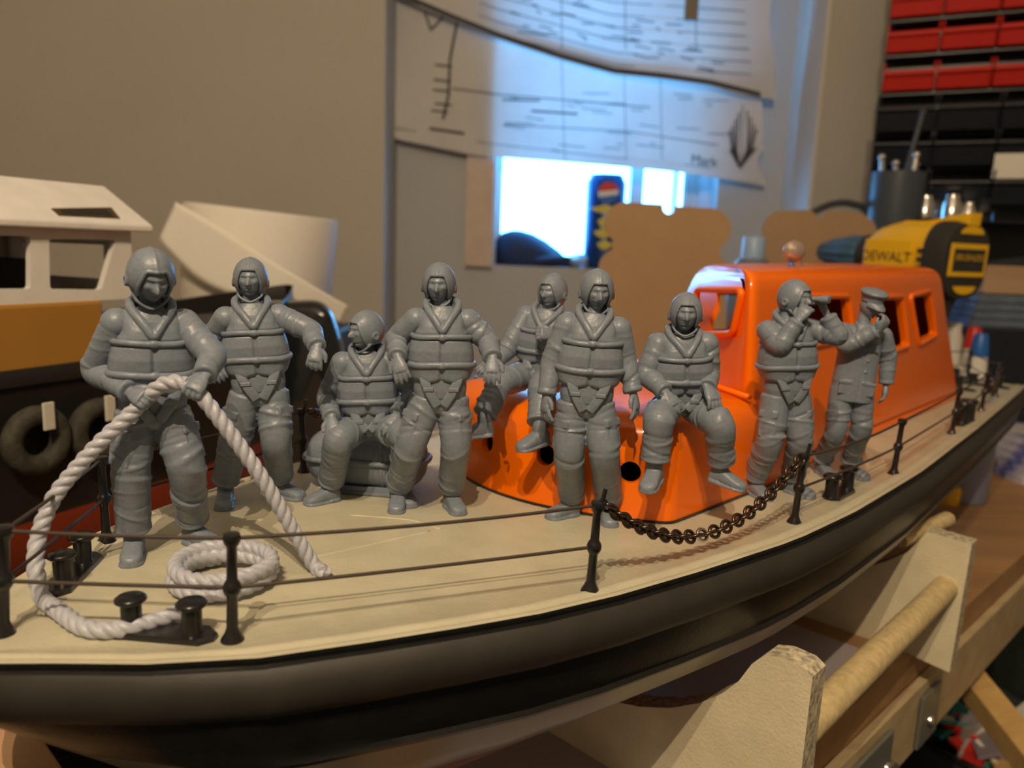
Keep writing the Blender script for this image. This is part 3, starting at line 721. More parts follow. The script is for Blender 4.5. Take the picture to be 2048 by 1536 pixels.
def helmet_mb(C, fr, k=1.0):
    R, f, U = fr; C = C+U*.06*k-f*.16*k; mb = MB(); nphi, nth = 120, 40
    def tm(ph):
        a = abs(ph)
        lo = 61
        hi = 134-12*sstep(2.0, 3.1, a)
        return math.radians(lo+(hi-lo)*sstep(.46, 1.08, a))
    def P(ph, th, sc_):
        rx, ry, rz = .67, .80, .82; e = .035*math.exp(-(math.sin(ph)*math.sin(th)/.06)**2)
        flare = 1+.03*sstep(1.2, 1.9, th)
        return C+(R*(rx*math.sin(th)*math.sin(ph)*flare)+f*(ry*math.sin(th)*math.cos(ph))+U*(rz*math.cos(th)))*(sc_+e)*k
    PH = np.linspace(-math.pi, math.pi, nphi, endpoint=False)
    rings_ = []
    for i in range(1, nth+1): rings_.append([P(ph, tm(ph)*i/nth, 1) for ph in PH])
    for i in range(nth, 0, -1): rings_.append([P(ph, tm(ph)*i/nth, .87) for ph in PH])
    mb.rings(rings_)
    mb.tube([P(ph, tm(ph), .95) for ph in PH], .062*k, 8, closed=True)
    for sx in (-1, 1):
        c = C+(R*sx*.67-f*.02-U*.22)*k; mb.lathe(c-R*sx*.05, R*sx, [(.17*k, 0), (.17*k, .09*k), (.1*k, .11*k), (.09*k, .07*k)], 20)
    mb.tube([C+(R*a+f*b+U*c_)*k for a, b, c_ in ((-.52, .15, -.55), (-.38, .36, -.76), (0, .48, -.93), (.38, .36, -.76), (.52, .15, -.55))], .055*k, 8, samp=6)
    return mb
def limb(mb, P, R, seed=0, folds=8, amp=.06, n=36, capr=True):
    P, R = cr([np.array(p, float) for p in P], R, 16)
    Ls = [0]
    for i in range(1, len(P)): Ls.append(Ls[-1]+np.linalg.norm(P[i]-P[i-1]))
    tot = Ls[-1]; m = max(int(tot/.05), 8); g = np.linspace(0, tot, m)
    Pa = np.array(P); P = [V(*(np.interp(x, Ls, Pa[:, c]) for c in range(3))) for x in g]; R = [np.interp(x, Ls, R) for x in g]
    rs = np.random.RandomState(seed); fl = [(rs.uniform(.06, .97)*tot, rs.uniform(0, 2*math.pi), rs.uniform(-.28, .28), rs.uniform(.05, .10), rs.uniform(.5, 1)*amp*(1 if rs.rand() > .35 else -1)) for _ in range(folds)]
    T = [nrm(P[min(i+1, m-1)]-P[max(i-1, 0)]) for i in range(m)]
    X = nrm(np.cross(T[0], V(.2, .9, .3))); rings_ = []
    TH = np.linspace(0, 2*math.pi, n, endpoint=False)
    if capr: rings_.append([P[0]-T[0]*R[0]*.25+0*X for _ in TH])
    for i in range(m):
        X = nrm(X-T[i]*(X@T[i])); Y = np.cross(T[i], X); ring = []
        for t in TH:
            d = 0
            for l, t0, tl, w_, am in fl: d += am*math.exp(-((g[i]-l-tl*math.sin(t-t0))/w_)**2)*(.35+.65*max(0, math.cos(t-t0)))
            ring.append(P[i]+(X*math.cos(t)+Y*math.sin(t))*(R[i]+d))
        rings_.append(ring)
    if capr: rings_[0] = [P[0]-T[0]*R[0]*.35+(p-P[0])*.6 for p in rings_[1]]
    mb.rings(rings_)
def hand(mb, wr, d, back, side=1, curl=.5, spread=.12, L=1.0, gap=0.15):
    d = nrm(d); back = nrm(back-d*(back@d)); t = np.cross(d, back)*side   # t points to the thumb side
    R = []
    for x, hw, hh in ((-.15, .17, .14), (0, .18, .14), (.2, .25, .15), (.42, .30, .15), (.55, .29, .13), (.6, .26, .1)):
        R.append([wr+d*x*L+t*hw*L*math.copysign(abs(math.cos(a))**.8, math.cos(a))+back*hh*L*math.copysign(abs(math.sin(a))**.8, math.sin(a)) for a in np.linspace(0, 2*math.pi, 20, endpoint=False)])
    mb.rings(R)
    for i, (o, ln) in enumerate(((.225, .46), (.078, .52), (-.07, .48), (-.21, .38))):
        p = wr+d*.52*L+t*o*L; a = 0; P = [p]; dd = nrm(d+t*spread*(1.5-i)*.5)
        for k_, fr_ in enumerate((.42, .33, .27)):
            a += curl*(.7, 1.0, .8)[k_]; v = dd*math.cos(a)-back*math.sin(a); P.append(P[-1]+v*ln*fr_*L)
        mb.tube(P, [.084*L, .08*L, .074*L, .052*L], 10, samp=3)
    p = wr+d*.08*L+t*.17*L; v1 = nrm(d*.7+t*.75-back*.35*min(curl, 1)); v2 = nrm(d*.95+t*.15-back*.5*min(curl, 1))
    mb.tube([p, p+v1*.26*L, p+v1*.26*L+v2*.27*L], [.10*L, .093*L, .06*L], 10, samp=3)
def boot(parent, heel, toe_dir, up=None, k=1.0, shaft=None):
    u = UP if up is None else nrm(up); d = nrm(toe_dir-u*(toe_dir@u)); sd = np.cross(u, d); mb = MB()
    prof = [(-.32, .20, .42), (-.25, .30, .62), (-.05, .345, .78), (.2, .34, .76), (.42, .33, .60), (.65, .35, .50), (.9, .37, .42), (1.12, .34, .36), (1.26, .24, .28), (1.33, .1, .18)]
    R = []
    for x, hw, ht in prof:
        ring = []
        for a in np.linspace(0, 2*math.pi, 28, endpoint=False):
            ca, sa = math.cos(a), math.sin(a)
            ring.append(heel+(d*x+sd*hw*math.copysign(abs(ca)**.75, ca)+u*(ht*.5+ht*.5*math.copysign(abs(sa)**.75, sa)+.05))*k)
        R.append(ring)
    mb.rings(R)
    S_ = []
    for x, hw, _ in prof: S_.append((x, hw+.035))
    out = [heel+(d*x+sd*hw)*k for x, hw in S_]+[heel+(d*x-sd*hw)*k for x, hw in S_[::-1]]
    mb.prism(out, u*.1*k); out = [p for x, hw in S_[:4] for p in ()]
    hl = [heel+(d*x+sd*hw-u*.0)*k for x, hw in S_[:4]]+[heel+(d*x-sd*hw)*k for x, hw in S_[:4][::-1]]; mb.prism(hl, u*.14*k)
    an = heel+(u*.95+d*.02)*k; top = an+nrm((shaft if shaft is not None else an+u)-an)*.75*k
    mb.tube([heel+(d*.08+u*.4)*k, heel+(d*.05+u*.7)*k, an, top], [.36*k, .34*k, .33*k, .35*k], 24, samp=4)
    return fused('boot', mb, RESIN, parent, vox=.035, it=2), an
def figure(label, cfg):
    y0 = cfg['y']; k = cfg.get('k', 1.0); q = at(cfg['head'][0], cfg['head'][1], y0); rad = math.degrees(math.atan2(-q[0], q[1]))
    cfg['tyaw'] = cfg.get('tyaw', 0)+rad; hr_ = cfg['hrot']; cfg['hrot'] = (hr_[0]+rad, hr_[1], hr_[2])
    J = lambda t: at(t[0], t[1], y0+t[2])
    head, neck, pel = J(cfg['head']), J(cfg['neck']), J(cfg['pel'])
    feet = []
    for side_ in 'LR':
        ft = cfg['foot'+side_]
        if len(ft) == 3 and not cfg.get('hang'): q = dk(ft[0], ft[1]); ang = ft[2]
        else: q = at(ft[0], ft[1], ft[3]); ang = ft[2]
        feet.append((q, ang+rad, ft[4] if len(ft) > 4 else 0))
    base = (feet[0][0]+feet[1][0])/2 if not cfg.get('hang') else pel-UP*.7
    th = thing('crew_figurine', base, label, 'figurine')
    Rt, Ft, _ = frame(cfg.get('tyaw', 0)); Ut = nrm(neck-pel); Rt = nrm(Rt-Ut*(Rt@Ut)); Ft = np.cross(Rt, Ut)
    if Ft@frame(cfg.get('tyaw', 0))[1] < 0: Ft = -Ft
    H = np.linalg.norm(neck-pel); w = H/3.9
    T3 = lambda a, b, c: pel+Rt*a*k+Ft*b*k+Ut*c*w
    fr = frame(*cfg['hrot']); hk = cfg.get('hk', 1.0)*k
    coat = cfg.get('coat')
    body = MB(); head_pts(body, head, fr, hk, cfg.get('mou'))
    body.tube([head-fr[2]*.30*hk-fr[1]*.20, neck+Ut*.15-Ft*.2, neck-Ut*.4-Ft*.1], [.32*k, .33*k, .42*k], 24, samp=5)
    # smock under the jacket, to the top of the thighs
    seated = cfg.get('seat')
    tor = [(-.35 if seated else -.05, 1.02, .70), (.3, 1.08, .74), (1.0, 1.05, .74), (2.0, 1.05, .74), (3.0, 1.0, .66), (3.5, .92, .55), (3.85, .6, .42), (4.05, .38, .34)]
    def selli(a, b, c, e=2.5, n=48):
        out = []
        for t in np.linspace(0, 2*math.pi, n, endpoint=False):
            x, y = math.cos(t), math.sin(t); out.append(T3(a*math.copysign(abs(x)**(2/e), x), b*math.copysign(abs(y)**(2/e), y), c))
        return out
    body.rings([selli(a, b, c) for c, a, b in tor])
    trouser = MB(); hands_info = []
    for i, side_ in enumerate('LR'):
        sg = -1 if i == 0 else 1
        sh = T3(sg*1.02, -.02, 3.38); el = J(cfg['el'+side_]); wr = J(cfg['wr'+side_]); hd = J(cfg['hd'+side_][:3])
        cuff = wr-nrm(wr-el)*.05
        mid1 = (sh+el)/2; mid2 = (el+cuff)/2
        body.tube([T3(sg*.5, -.02, 3.40), sh], [.44*k, .48*k], 24); body.ball(sh, .505*k, n=16)
        limb(body, [sh, mid1, el, mid2, cuff], [.50*k, .49*k, .46*k, .41*k, .36*k], cfg['seed']*10+i, 7, .055)
        body.ball(el, .44*k, n=14)
        # cuff ring
        cd = nrm(cuff-mid2); body.lathe(cuff-cd*.12, cd, [(.32*k, -.06), (.395*k, 0), (.395*k, .12), (.33*k, .17)], 28)
        ho = cfg['hd'+side_]; bk = V(*ho[3]); hand(body, wr+cd*.05, hd-wr, bk, ho[4], ho[5], .25, 1.0*k*cfg.get('handk', 1.05))
        # leg
        heel, ang, tilt = feet[i]; dr = V(math.sin(math.radians(ang)), -math.cos(math.radians(ang)), 0)
        up = UP
        if tilt: dr = nrm(dr-UP*math.tan(math.radians(tilt))); up = nrm(np.cross(np.cross(dr, UP), dr)); up = up if up[2] > 0 else -up
        kn = J(cfg['kn'+side_])
        bo, an = boot(th, heel, dr, up, k, shaft=kn)
        hem = an+nrm(kn-an)*.12
        hp = T3(sg*.53, .0, -.15)
        m1 = (hp+kn)/2; m2 = (kn+hem)/2
        lr = [.66, .68, .63, .60, .57] if not coat else [.60, .60, .55, .52, .50]
        limb(trouser, [hp, m1, kn, m2, hem], [x*k for x in lr], cfg['seed']*10+5+i, 13, .075, 44)
        hdv = nrm(hem-m2); trouser.lathe(hem, hdv, [(.5*k, -.1), (.60*k, -.02), (.60*k, .07), (.45*k, .1)], 36)
        if not coat:
            ld = nrm(kn-hp); so_ = nrm(Rt*sg*.75+Ft*.65); so_ = nrm(so_-ld*(so_@ld)); pc = hp*.38+kn*.62+so_*.50*k; ty = np.cross(ld, so_)
            trouser.box(pc-so_*.03, .60*k, .40*k, .13*k, ld, ty, so_); trouser.box(pc-ld*.48*k+so_*.04, .14*k, .43*k, .13*k, ld, ty, so_)
    trouser.rings([selli(a, b, c) for c, a, b in ((-.75 if not seated else -.5, .55, .5), (-.5, .9, .64), (-.1, 1.0, .68), (.6, 1.0, .68))])
    fused('body', body, RESIN, th, vox=.025 if y0 < 28 else .03, it=2)
    fused('trousers', trouser, RESIN, th, vox=.03 if y0 < 28 else .036, it=2)
    if coat: coat_fn(th, T3, Rt, Ft, Ut, k, w, head, fr, hk); return th
    fused('helmet', helmet_mb(head, fr, hk), RESIN, th, vox=.028 if y0 < 28 else .032, it=2)
    # life jacket
    jp = [(.76, .98, .62), (.78, 1.12, .78), (.9, 1.22, .88), (1.35, 1.36, .95), (1.5, 1.27, .88), (1.65, 1.35, .98), (2.1, 1.31, 1.02), (2.55, 1.22, .96), (2.72, 1.12, .87), (2.9, 1.16, .92), (3.2, 1.06, .86), (3.5, .96, .74), (3.72, .84, .60), (3.88, .66, .48), (3.95, .5, .40)]
    def jsec(c):
        cs = [p[0] for p in jp]; return np.interp(c, cs, [p[1] for p in jp]), np.interp(c, cs, [p[2] for p in jp])
    jm = MB(); R = []
    def front_b(a, c, e=2.7):
        A, B = jsec(c); return B*max(0, 1-abs(a/A)**e)**(1/e)
    zz = np.concatenate([[.76, .78, .82], np.arange(.88, 3.96, .045)])
    for c in zz:
        A, B = jsec(c); ring = []
        for t in np.linspace(0, 2*math.pi, 144, endpoint=False):
            x, y = math.cos(t), math.sin(t); a = A*math.copysign(abs(x)**(2/2.7), x); b = B*math.copysign(abs(y)**(2/2.7), y); cc = c
            if b > 0:
                if c < 2.98 or abs(a) > .02: b -= .10*math.exp(-(a/.035)**2)*(c < 3.05)
                vw = (c-3.0)*.62
                if c > 3.0: b -= .26*(1-float(sstep(vw-.06, vw+.05, abs(a))))
            if c < 1.1: cc = c-.14*math.exp(-((abs(a)-.55)/.3)**2)*(b > 0)
            # arm holes: pinch the sides under the shoulder
            if 2.5 < c < 3.6: a *= 1-.10*math.exp(-((c-3.1)/.35)**2)*float(sstep(.6, 1.0, abs(a)))
            ring.append(T3(a, b, cc))
        R.append(ring)
    jm.rings(R)
    # rolled collar
    V0 = 3.02; cp = []
    for a, c in ((0, V0), (.17, 3.28), (.33, 3.55), (.47, 3.75)): cp.append(T3(a, front_b(a, min(c, 3.8))+.02, c))
    cp += [T3(.62, .22, 4.02), T3(.60, -.15, 4.22), T3(.35, -.42, 4.32), T3(0, -.5, 4.34)]
    mir = []
    for a, c in ((.17, 3.28), (.33, 3.55), (.47, 3.75)): mir.append(T3(-a, front_b(a, min(c, 3.8))+.02, c))
    mir += [T3(-.62, .22, 4.02), T3(-.60, -.15, 4.22), T3(-.35, -.42, 4.32)]
    jm.tube(cp+mir[::-1], .15*k, 12, closed=True, samp=6)
    for q in (.35, .0, -.3):  # collar back wall
        pass
    jm.tube([T3(.62, .1, 3.85), T3(.58, -.2, 4.0), T3(.3, -.46, 4.1), T3(0, -.52, 4.12), T3(-.3, -.46, 4.1), T3(-.58, -.2, 4.0), T3(-.62, .1, 3.85)], .17*k, 10, samp=4)
    jk = fused('life_jacket', jm, RESIN, th, vox=.026 if y0 < 28 else .032, it=2)
    for c, rr in ((1.5, .135), (2.74, .115)):
        A, B = jsec(c); P = []
        for t in np.linspace(0, 2*math.pi, 80, endpoint=False):
            x, y = math.cos(t), math.sin(t); P.append(T3((A+.05)*math.copysign(abs(x)**(2/2.7), x), (B+.06)*math.copysign(abs(y)**(2/2.7), y), c+.03*math.sin(3*t+cfg['seed'])))
        bm_ = MB().tube(P, rr*k, 10, closed=True)
        bm_.ball(T3(0, B+.08, c), .2*k, .14*k, .15*k, Rt, Ft, Ut, 10); bm_.ball(T3(-.13, B+.1, c), .09*k, n=8); bm_.ball(T3(.15, B+.1, c), .09*k, n=8)
        fused('belt', bm_, RESIN, jk, vox=.03, it=1)
    if not cfg.get('noharn'):
        for sg in (-1, 1):
            P = [T3(sg*.72, .66, 1.15), T3(sg*.62, .80, .7), T3(sg*.38, .82, .15), T3(sg*.12, .74, -.35)] if not seated else [T3(sg*.6, .72, 1.15), T3(sg*.5, .86, .65), T3(sg*.25, .95, .25), T3(sg*.05, .98, .0)]
            hs = MB().tube(P, .20*k, 12, samp=8, flat=.30, ref=Ft); hs2 = MB()
            ho = fused('harness_strap', hs, RESIN, th, vox=.03, it=1)
            make('buckle', MB().box((P[1]+P[2])/2+Ft*.02, .2*k, .08*k, .10*k, Rt, Ut, Ft), RESIN, ho, smooth=False, bevel=.03)
    return th
def coat_fn(th, T3, Rt, Ft, Ut, k, w, head, fr, hk):
    jp = [(-.95, 1.02, .70), (-.9, 1.10, .78), (-.3, 1.08, .78), (.6, 1.02, .76), (1.4, .98, .74), (2.2, 1.02, .76), (3.0, 1.02, .74), (3.4, .95, .62), (3.7, .75, .5), (3.9, .5, .42)]
    m = MB(); R = []
    for c in np.concatenate([np.arange(-.95, 3.9, .06), [3.9]]):
        A = np.interp(c, [p[0] for p in jp], [p[1] for p in jp]); B = np.interp(c, [p[0] for p in jp], [p[2] for p in jp]); ring = []
        for t in np.linspace(0, 2*math.pi, 120, endpoint=False):
            x, y = math.cos(t), math.sin(t); a = A*math.copysign(abs(x)**.8, x); b = B*math.copysign(abs(y)**.8, y)
            if y > 0:
                b -= .06*math.exp(-((a-.12)/.03)**2)
                if c > 3.0: b -= .14*(1-float(sstep((c-3)*.5-.05, (c-3)*.5+.05, abs(a))))
            ring.append(T3(a, b, c))
        R.append(ring)
    m.rings(R)
    for sg in (-1, 1):   # lapels, pocket flaps
        m.tube([T3(sg*.05, .72, 2.7), T3(sg*.42, .70, 3.15), T3(sg*.40, .45, 3.7), T3(sg*.42, .1, 4.0), T3(sg*.2, -.3, 4.05)], .13, 10, samp=6, flat=.6)
        m.box(T3(sg*.62, .72, .35), .32, .06, .07, Rt, Ft, Ut); m.box(T3(sg*.62, .69, 0), .28, .05, .35, Rt, Ft, Ut); m.box(T3(sg*.55, .70, 2.45), .2, .05, .06, Rt, Ft, Ut)
    for c in (.4, 1.1, 1.8, 2.4): m.ball(T3(.28, .76, c), .06, n=8)
    fused('coat', m, RESIN, th, vox=.036, it=1)
    Rh, Fh, Uh = fr; m = MB(); C = head+Uh*.38*hk
    def ell(z, rx, ry, off=0): return [C+(Rh*rx*math.cos(t)+Fh*(ry*math.sin(t)+off)+Uh*z)*hk for t in np.linspace(0, 2*math.pi, 40, endpoint=False)]
    m.rings([ell(-.12, .52, .62), ell(.12, .53, .63), ell(.18, .58, .67), ell(.30, .67, .74, .02), ell(.38, .69, .76, .02), ell(.47, .62, .68, .0), ell(.54, .42, .46), ell(.58, .15, .15)])
    cp = fused('peaked_cap', m, RESIN, th, vox=.032, it=1)
    m = MB(); P = []
    top = [C+(Rh*.52*math.sin(a)+Fh*.60*math.cos(a)-Uh*.08)*hk for a in np.linspace(-1.15, 1.15, 17)]; bot = [C+(Rh*.58*math.sin(a)+Fh*(.66+.34*math.cos(a)**2)*math.cos(a)-Uh*(.12+.22*math.cos(a)))*hk for a in np.linspace(-1.15, 1.15, 17)]
    vs = top+bot+[p-Uh*.06*hk for p in top]+[p-Uh*.06*hk for p in bot]; fs_ = []
    for i in range(16): fs_ += [(i, i+1, 18+i, 17+i), (34+i, 51+i, 52+i, 35+i), (17+i, 18+i, 52+i, 51+i), (i, 34+i, 35+i, i+1)]
    m.add(vs, fs_); make('peak', m, RESIN, cp, ang=60)
D = (0, -1, 0)
figure('leftmost grey crew figurine, head bowed, gripping the thick rope', dict(seed=1, y=25.5, head=(304, 557, -.5), neck=(302, 620, 0), pel=(306, 815, .1), hrot=(14, 24, 0), tyaw=4, hk=1.07,
    elL=(192, 740, -.1), wrL=(260, 784, -1.1), hdL=(308, 806, -1.75, (-.1, -.8, .6), -1, 1.0), elR=(424, 712, -.2), wrR=(409, 752, -1.1), hdR=(376, 792, -1.75, (.2, -.8, .6), 1, 1.0),
    knL=(262, 935, -.3), knR=(372, 930, .2), footL=(270, 1108, -6), footR=(386, 1086, 40)))
figure('grey crew figurine standing behind the rope, left of the seated one on the canister', dict(seed=2, y=31.3, head=(500, 559, 0), neck=(503, 612, 0), pel=(518, 778, 0), hrot=(-8, 4, 0), tyaw=0,
    elL=(424, 680, .2), wrL=(432, 716, -.7), hdL=(436, 752, -1.1, (0, -1, 0), 1, .5), elR=(621, 662, .1), wrR=(634, 694, -.9), hdR=(626, 730, -1.3, (.1, -1, .1), -1, .7),
    knL=(470, 880, 0), knR=(552, 880, -.1), footL=(452, 1004, -4), footR=(560, 992, 48)))
figure('grey crew figurine seated on the raft canister, head turned left', dict(seed=3, y=32.6, seat=True, head=(727, 663, -.2), neck=(733, 706, 0), pel=(738, 848, .2), hrot=(-58, 4, 0), tyaw=-2,
    elL=(655, 795, .1), wrL=(663, 835, -1.3), hdL=(668, 880, -1.9, (0, -.8, .5), 1, .25), elR=(825, 785, .1), wrR=(795, 828, -1.0), hdR=(772, 865, -1.6, (0, -.8, .5), -1, .25),
    knL=(678, 880, -1.5), knR=(810, 872, -1.4), footL=(664, 1001, -60), footR=(806, 1000, 15)))
figure('grey crew figurine standing with both arms held out, right of the canister', dict(seed=4, y=30.9, head=(877, 570, 0), neck=(884, 618, 0), pel=(880, 790, 0), hrot=(-7, 6, 0), tyaw=2,
    elL=(795, 676, .2), wrL=(795, 714, -1.0), hdL=(804, 750, -1.3, (0, -1, 0), 1, .35), elR=(975, 682, .1), wrR=(985, 716, -.9), hdR=(983, 752, -1.3, (0, -1, 0), -1, .35),
    knL=(822, 890, -.2), knR=(912, 890, 0), footL=(798, 1010, -4), footR=(902, 1014, 18)))
figure('grey crew figurine seated on the far edge of the cabin roof, fist at its chest', dict(seed=5, y=36.2, seat=True, hang=True, head=(1102, 585, 0), neck=(1095, 622, 0), pel=(1080, 745, .2), hrot=(-32, 2, 0), tyaw=-12,
    elL=(1012, 702, -.2), wrL=(992, 722, -.8), hdL=(965, 735, -1.2, (0, -.3, 1), 1, .3), elR=(1135, 690, -.1), wrR=(1105, 672, -1.5), hdR=(1072, 664, -1.8, (0, -.8, .4), 1, 1.2),
    knL=(1000, 768, -1.7), knR=(1085, 772, -2.6), footL=(974, 872, -80, 33.6, 6), footR=(1084, 889, -50, 32.5, 8)))
figure('grey moustached crew figurine standing behind the post where the chain starts', dict(seed=6, y=30.4, head=(1195, 584, 0), neck=(1188, 632, 0), pel=(1172, 800, 0), hrot=(12, 10, 0), tyaw=4, mou=True,
    elL=(1104, 726, .1), wrL=(1093, 790, -.3), hdL=(1090, 845, -.5, (-1, -.5, 0), -1, .3), elR=(1250, 715, .1), wrR=(1266, 785, -.3), hdR=(1276, 840, -.5, (1, -.5, 0), 1, .3),
    knL=(1138, 905, 0), knR=(1208, 905, -.2), footL=(1142, 1030, -50), footR=(1216, 1036, 4)))
figure('grey crew figurine seated on the near corner of the orange cabin', dict(seed=7, y=32.2, seat=True, hang=True, k=1.0, head=(1372, 628, -.3), neck=(1366, 670, 0), pel=(1360, 806, .3), hrot=(5, 4, 0), tyaw=14,
    elL=(1292, 748, -.2), wrL=(1330, 785, -1.3), hdL=(1360, 830, -1.7, (0, -.7, .7), 1, .3), elR=(1418, 745, .2), wrR=(1415, 775, -.8), hdR=(1432, 808, -1.3, (.2, -.6, .8), -1, .4),
    knL=(1318, 840, -1.9), knR=(1438, 850, -1.2), footL=(1309, 963, -12, 30.6, 8), footR=(1432, 964, 66, 31.8, 8)))
figure('grey crew figurine looking through binoculars beside the orange wheelhouse', dict(seed=8, y=35.6, head=(1594, 598, 0), neck=(1578, 640, 0), pel=(1572, 785, .1), hrot=(58, 2, 0), tyaw=30, k=1.0,
    elL=(1560, 690, -.9), wrL=(1596, 642, -1.0), hdL=(1620, 606, -.9, (-.6, -.8, .1), -1, .8), elR=(1676, 672, -.6), wrR=(1655, 632, -.5), hdR=(1640, 600, -.2, (.7, -.5, .2), 1, .8),
    knL=(1540, 880, -.1), knR=(1600, 880, .1), footL=(1506, 988, 38), footR=(1582, 985, 55)))
figure('grey officer figurine in peaked cap and long coat, hand at its chin', dict(seed=9, y=39.6, head=(1741, 612, 0), neck=(1728, 652, 0), pel=(1705, 772, .1), hrot=(42, 14, 0), tyaw=18, coat=True, k=.98, hk=.97,
    elL=(1694, 690, -.8), wrL=(1754, 662, -1.4), hdL=(1776, 636, -1.5, (.6, -.7, .3), -1, .9), elR=(1776, 715, .1), wrR=(1772, 768, 0), hdR=(1768, 800, -.1, (.9, -.4, 0), -1, .4),
    knL=(1672, 862, 0), knR=(1722, 858, .1), footL=(1642, 946, 30), footR=(1697, 950, 52)))
bn = thing('binoculars', at(1648, 612, 34.9), 'tiny grey binoculars held up by the figurine beside the wheelhouse', 'binoculars')
bd = nrm(frame(58)[1]); bs = frame(58)[0]; bc = at(1636, 598, 34.9)
for sg in (-1, 1):
    make('barrel', MB().lathe(bc+bs*sg*.2-bd*.2, bd, [(.10, 0), (.11, .1), (.11, .25), (.17, .38), (.18, .68), (.14, .70)], 20), RESIN, bn)
make('bridge', MB().box(bc+bd*.1, .2, .18, .06, bs, bd), RESIN, bn, smooth=False, bevel=.02)
# ------------------------------------------------------------------ tug model at the left
TD = nrm(V(.41, .91, 0)); TN = V(TD[1], -TD[0], 0)   # TN points towards the lifeboat
T0 = at(0, 744, 45)*V(1, 1, 0)
def TW(t, n, z): return T0+TD*t+TN*n+UP*z
def onT(px, py, n=0):
    d = ray(px, py); q = d*(((T0+TN*n)@TN)/(d@TN)); return float((q-T0)@TD), q[2]
tug = thing('tugboat_model', TW(0, -9, -22), 'tugboat model with white wheelhouse, ochre house and tyre fenders', 'model boat')
zr = onT(0, 1065)[1]; zb = onT(0, 744)[1]; zo = onT(0, 612)[1]
TT = np.concatenate([np.linspace(-30, 18, 9), np.linspace(20, 36, 12)])
def th_(t): return 9*(1-max(0, (t-12)/24.6)**2.3) if t > 12 else 9
def row(z, k=1, dz=0): return [TW(t, -9+th_(t)*k, z+dz*max(0, (t-5)/30)**1.5) for t in TT]+[TW(t, -9-th_(t)*k, z+dz*max(0, (t-5)/30)**1.5) for t in TT[::-1]]
mb = MB(); mb.rings([row(zb, 1, 3.6), row(zb-.4, 1.03, 3.6), row(zb-1.0, 1.03, 3.6), row(zb-1.2, 1, 3.2), row(zr, .98, .5)], cap0=False, cap1=False)
mb.rings([row(zr, .98, .5), row(zr-3.5, .9), row(-24.4, .55)], cap0=False, mi=1)
mb.rings([row(zb, 1, 3.6), row(zb-.05, .95, 3.6), row(zb-.9, .95, 2.5)], cap0=False)
make('hull', mb, [TUGB, TUGR], tug, ang=40)
mb = MB(); e0 = onT(212, 700, -.6)[0]
mb.box(TW((e0-30)/2, -7.6, (zb-1+zo)/2+.0), (e0+30)/2, 7, (zo-zb+1)/2, TD, TN); make('deckhouse', mb, OCHRE, tug, smooth=False, bevel=.25)
# white wheelhouse
we = onT(268, 600, -.8)[0]; zt = onT(0, 452, -.8)[1]; zz1 = zo-.02
mats_ = []
mb = MB()
Wn0, Wn1 = -.8, -14.2
ring = lambda z, ins=0, ex=0: [TW(-28, Wn0-ins, z), TW(we-ins+ex, Wn0-ins, z), TW(we-ins+ex, Wn1+ins, z), TW(-28, Wn1+ins, z)]
outer = MB(); outer.rings([ring(zz1), ring(zt)]); inn = MB(); inn.rings([ring(zz1-.4, .5), ring(zt-.3, .5)])
tw = [[onT(x, y, Wn0) for x, y in ((-90, 470), (62, 472), (62, 578), (-90, 578))], [onT(x, y, Wn0) for x, y in ((98, 478), (232, 480), (203, 580), (100, 578))]]
cuts = [inn]
for q in tw:
    rg = rpoly(q, .25, 4); m = MB(); m.rings([[TW(t, 2, z) for t, z in rg], [TW(t, -17, z) for t, z in rg]]); cuts.append(m)
m = MB(); m.rings([[TW(we-2, n, z) for n, z in ((-3, zt-3.4), (-12, zt-3.4), (-12, zt-1.0), (-3, zt-1.0))], [TW(we+2, n, z) for n, z in ((-3, zt-3.4), (-12, zt-3.4), (-12, zt-1.0), (-3, zt-1.0))]]); cuts.append(m)
v, f = booled(outer, cuts); twh = finish('wheelhouse', v, f, WHITEP, tug, smooth=False)
make('deck_floor', MB().box(TW((we-28)/2, (Wn0+Wn1)/2, zz1+.1), (we+28)/2-.6, 6, .12, TD, TN), DARKG, tug, smooth=False)
make('ship_wheel_console', MB().box(TW(we-5, -9, zz1+1.4), 1.2, 3, 1.2, TD, TN), DARKG, tug, smooth=False, bevel=.1)
# roof: eave slab then sloping sides
e = .7; zt2 = onT(0, 436, .2)[1]; rp = onT(0, 352, -4.5)[1]; te = onT(205, 366, -4.5)[0]
rf = MB(); rf.rings([[TW(-28, Wn0+e, zt), TW(we+e+.6, Wn0+e, zt), TW(we+e+.6, Wn1-e, zt), TW(-28, Wn1-e, zt)], [TW(-28, Wn0+e, zt+.45), TW(we+e+.6, Wn0+e, zt+.45), TW(we+e+.6, Wn1-e, zt+.45), TW(-28, Wn1-e, zt+.45)],
                     [TW(-28, -4.3, rp), TW(te, -4.3, rp), TW(te, -11, rp), TW(-28, -11, rp)]])
ro2 = make('roof', rf, WHITEP, tug, smooth=False, bevel=.12)
SLOT = mat('slot_charred', (.10, .055, .02), .9, vary=.6, vscale=120)
def roof_pt(px, py):
    a = TW(-28, Wn0+e, zt+.45); b = TW(we, Wn0+e, zt+.45); c_ = TW(-28, -4.3, rp); nn = np.cross(b-a, c_-a); d = ray(px, py); return d*((a@nn)/(d@nn)), nrm(nn)*(1 if nrm(nn)[2] > 0 else -1)
q = [roof_pt(*p) for p in ((102, 418), (222, 416), (240, 438), (118, 432))]; nn = q[0][1]
sl_ = make('roof_slot', MB().prism([p-nn*.1 for p, _ in q], nn*.16), SLOT, ro2, smooth=False)
q2 = [roof_pt(*p)[0] for p in ((118, 421), (212, 420), (226, 434), (128, 430))]
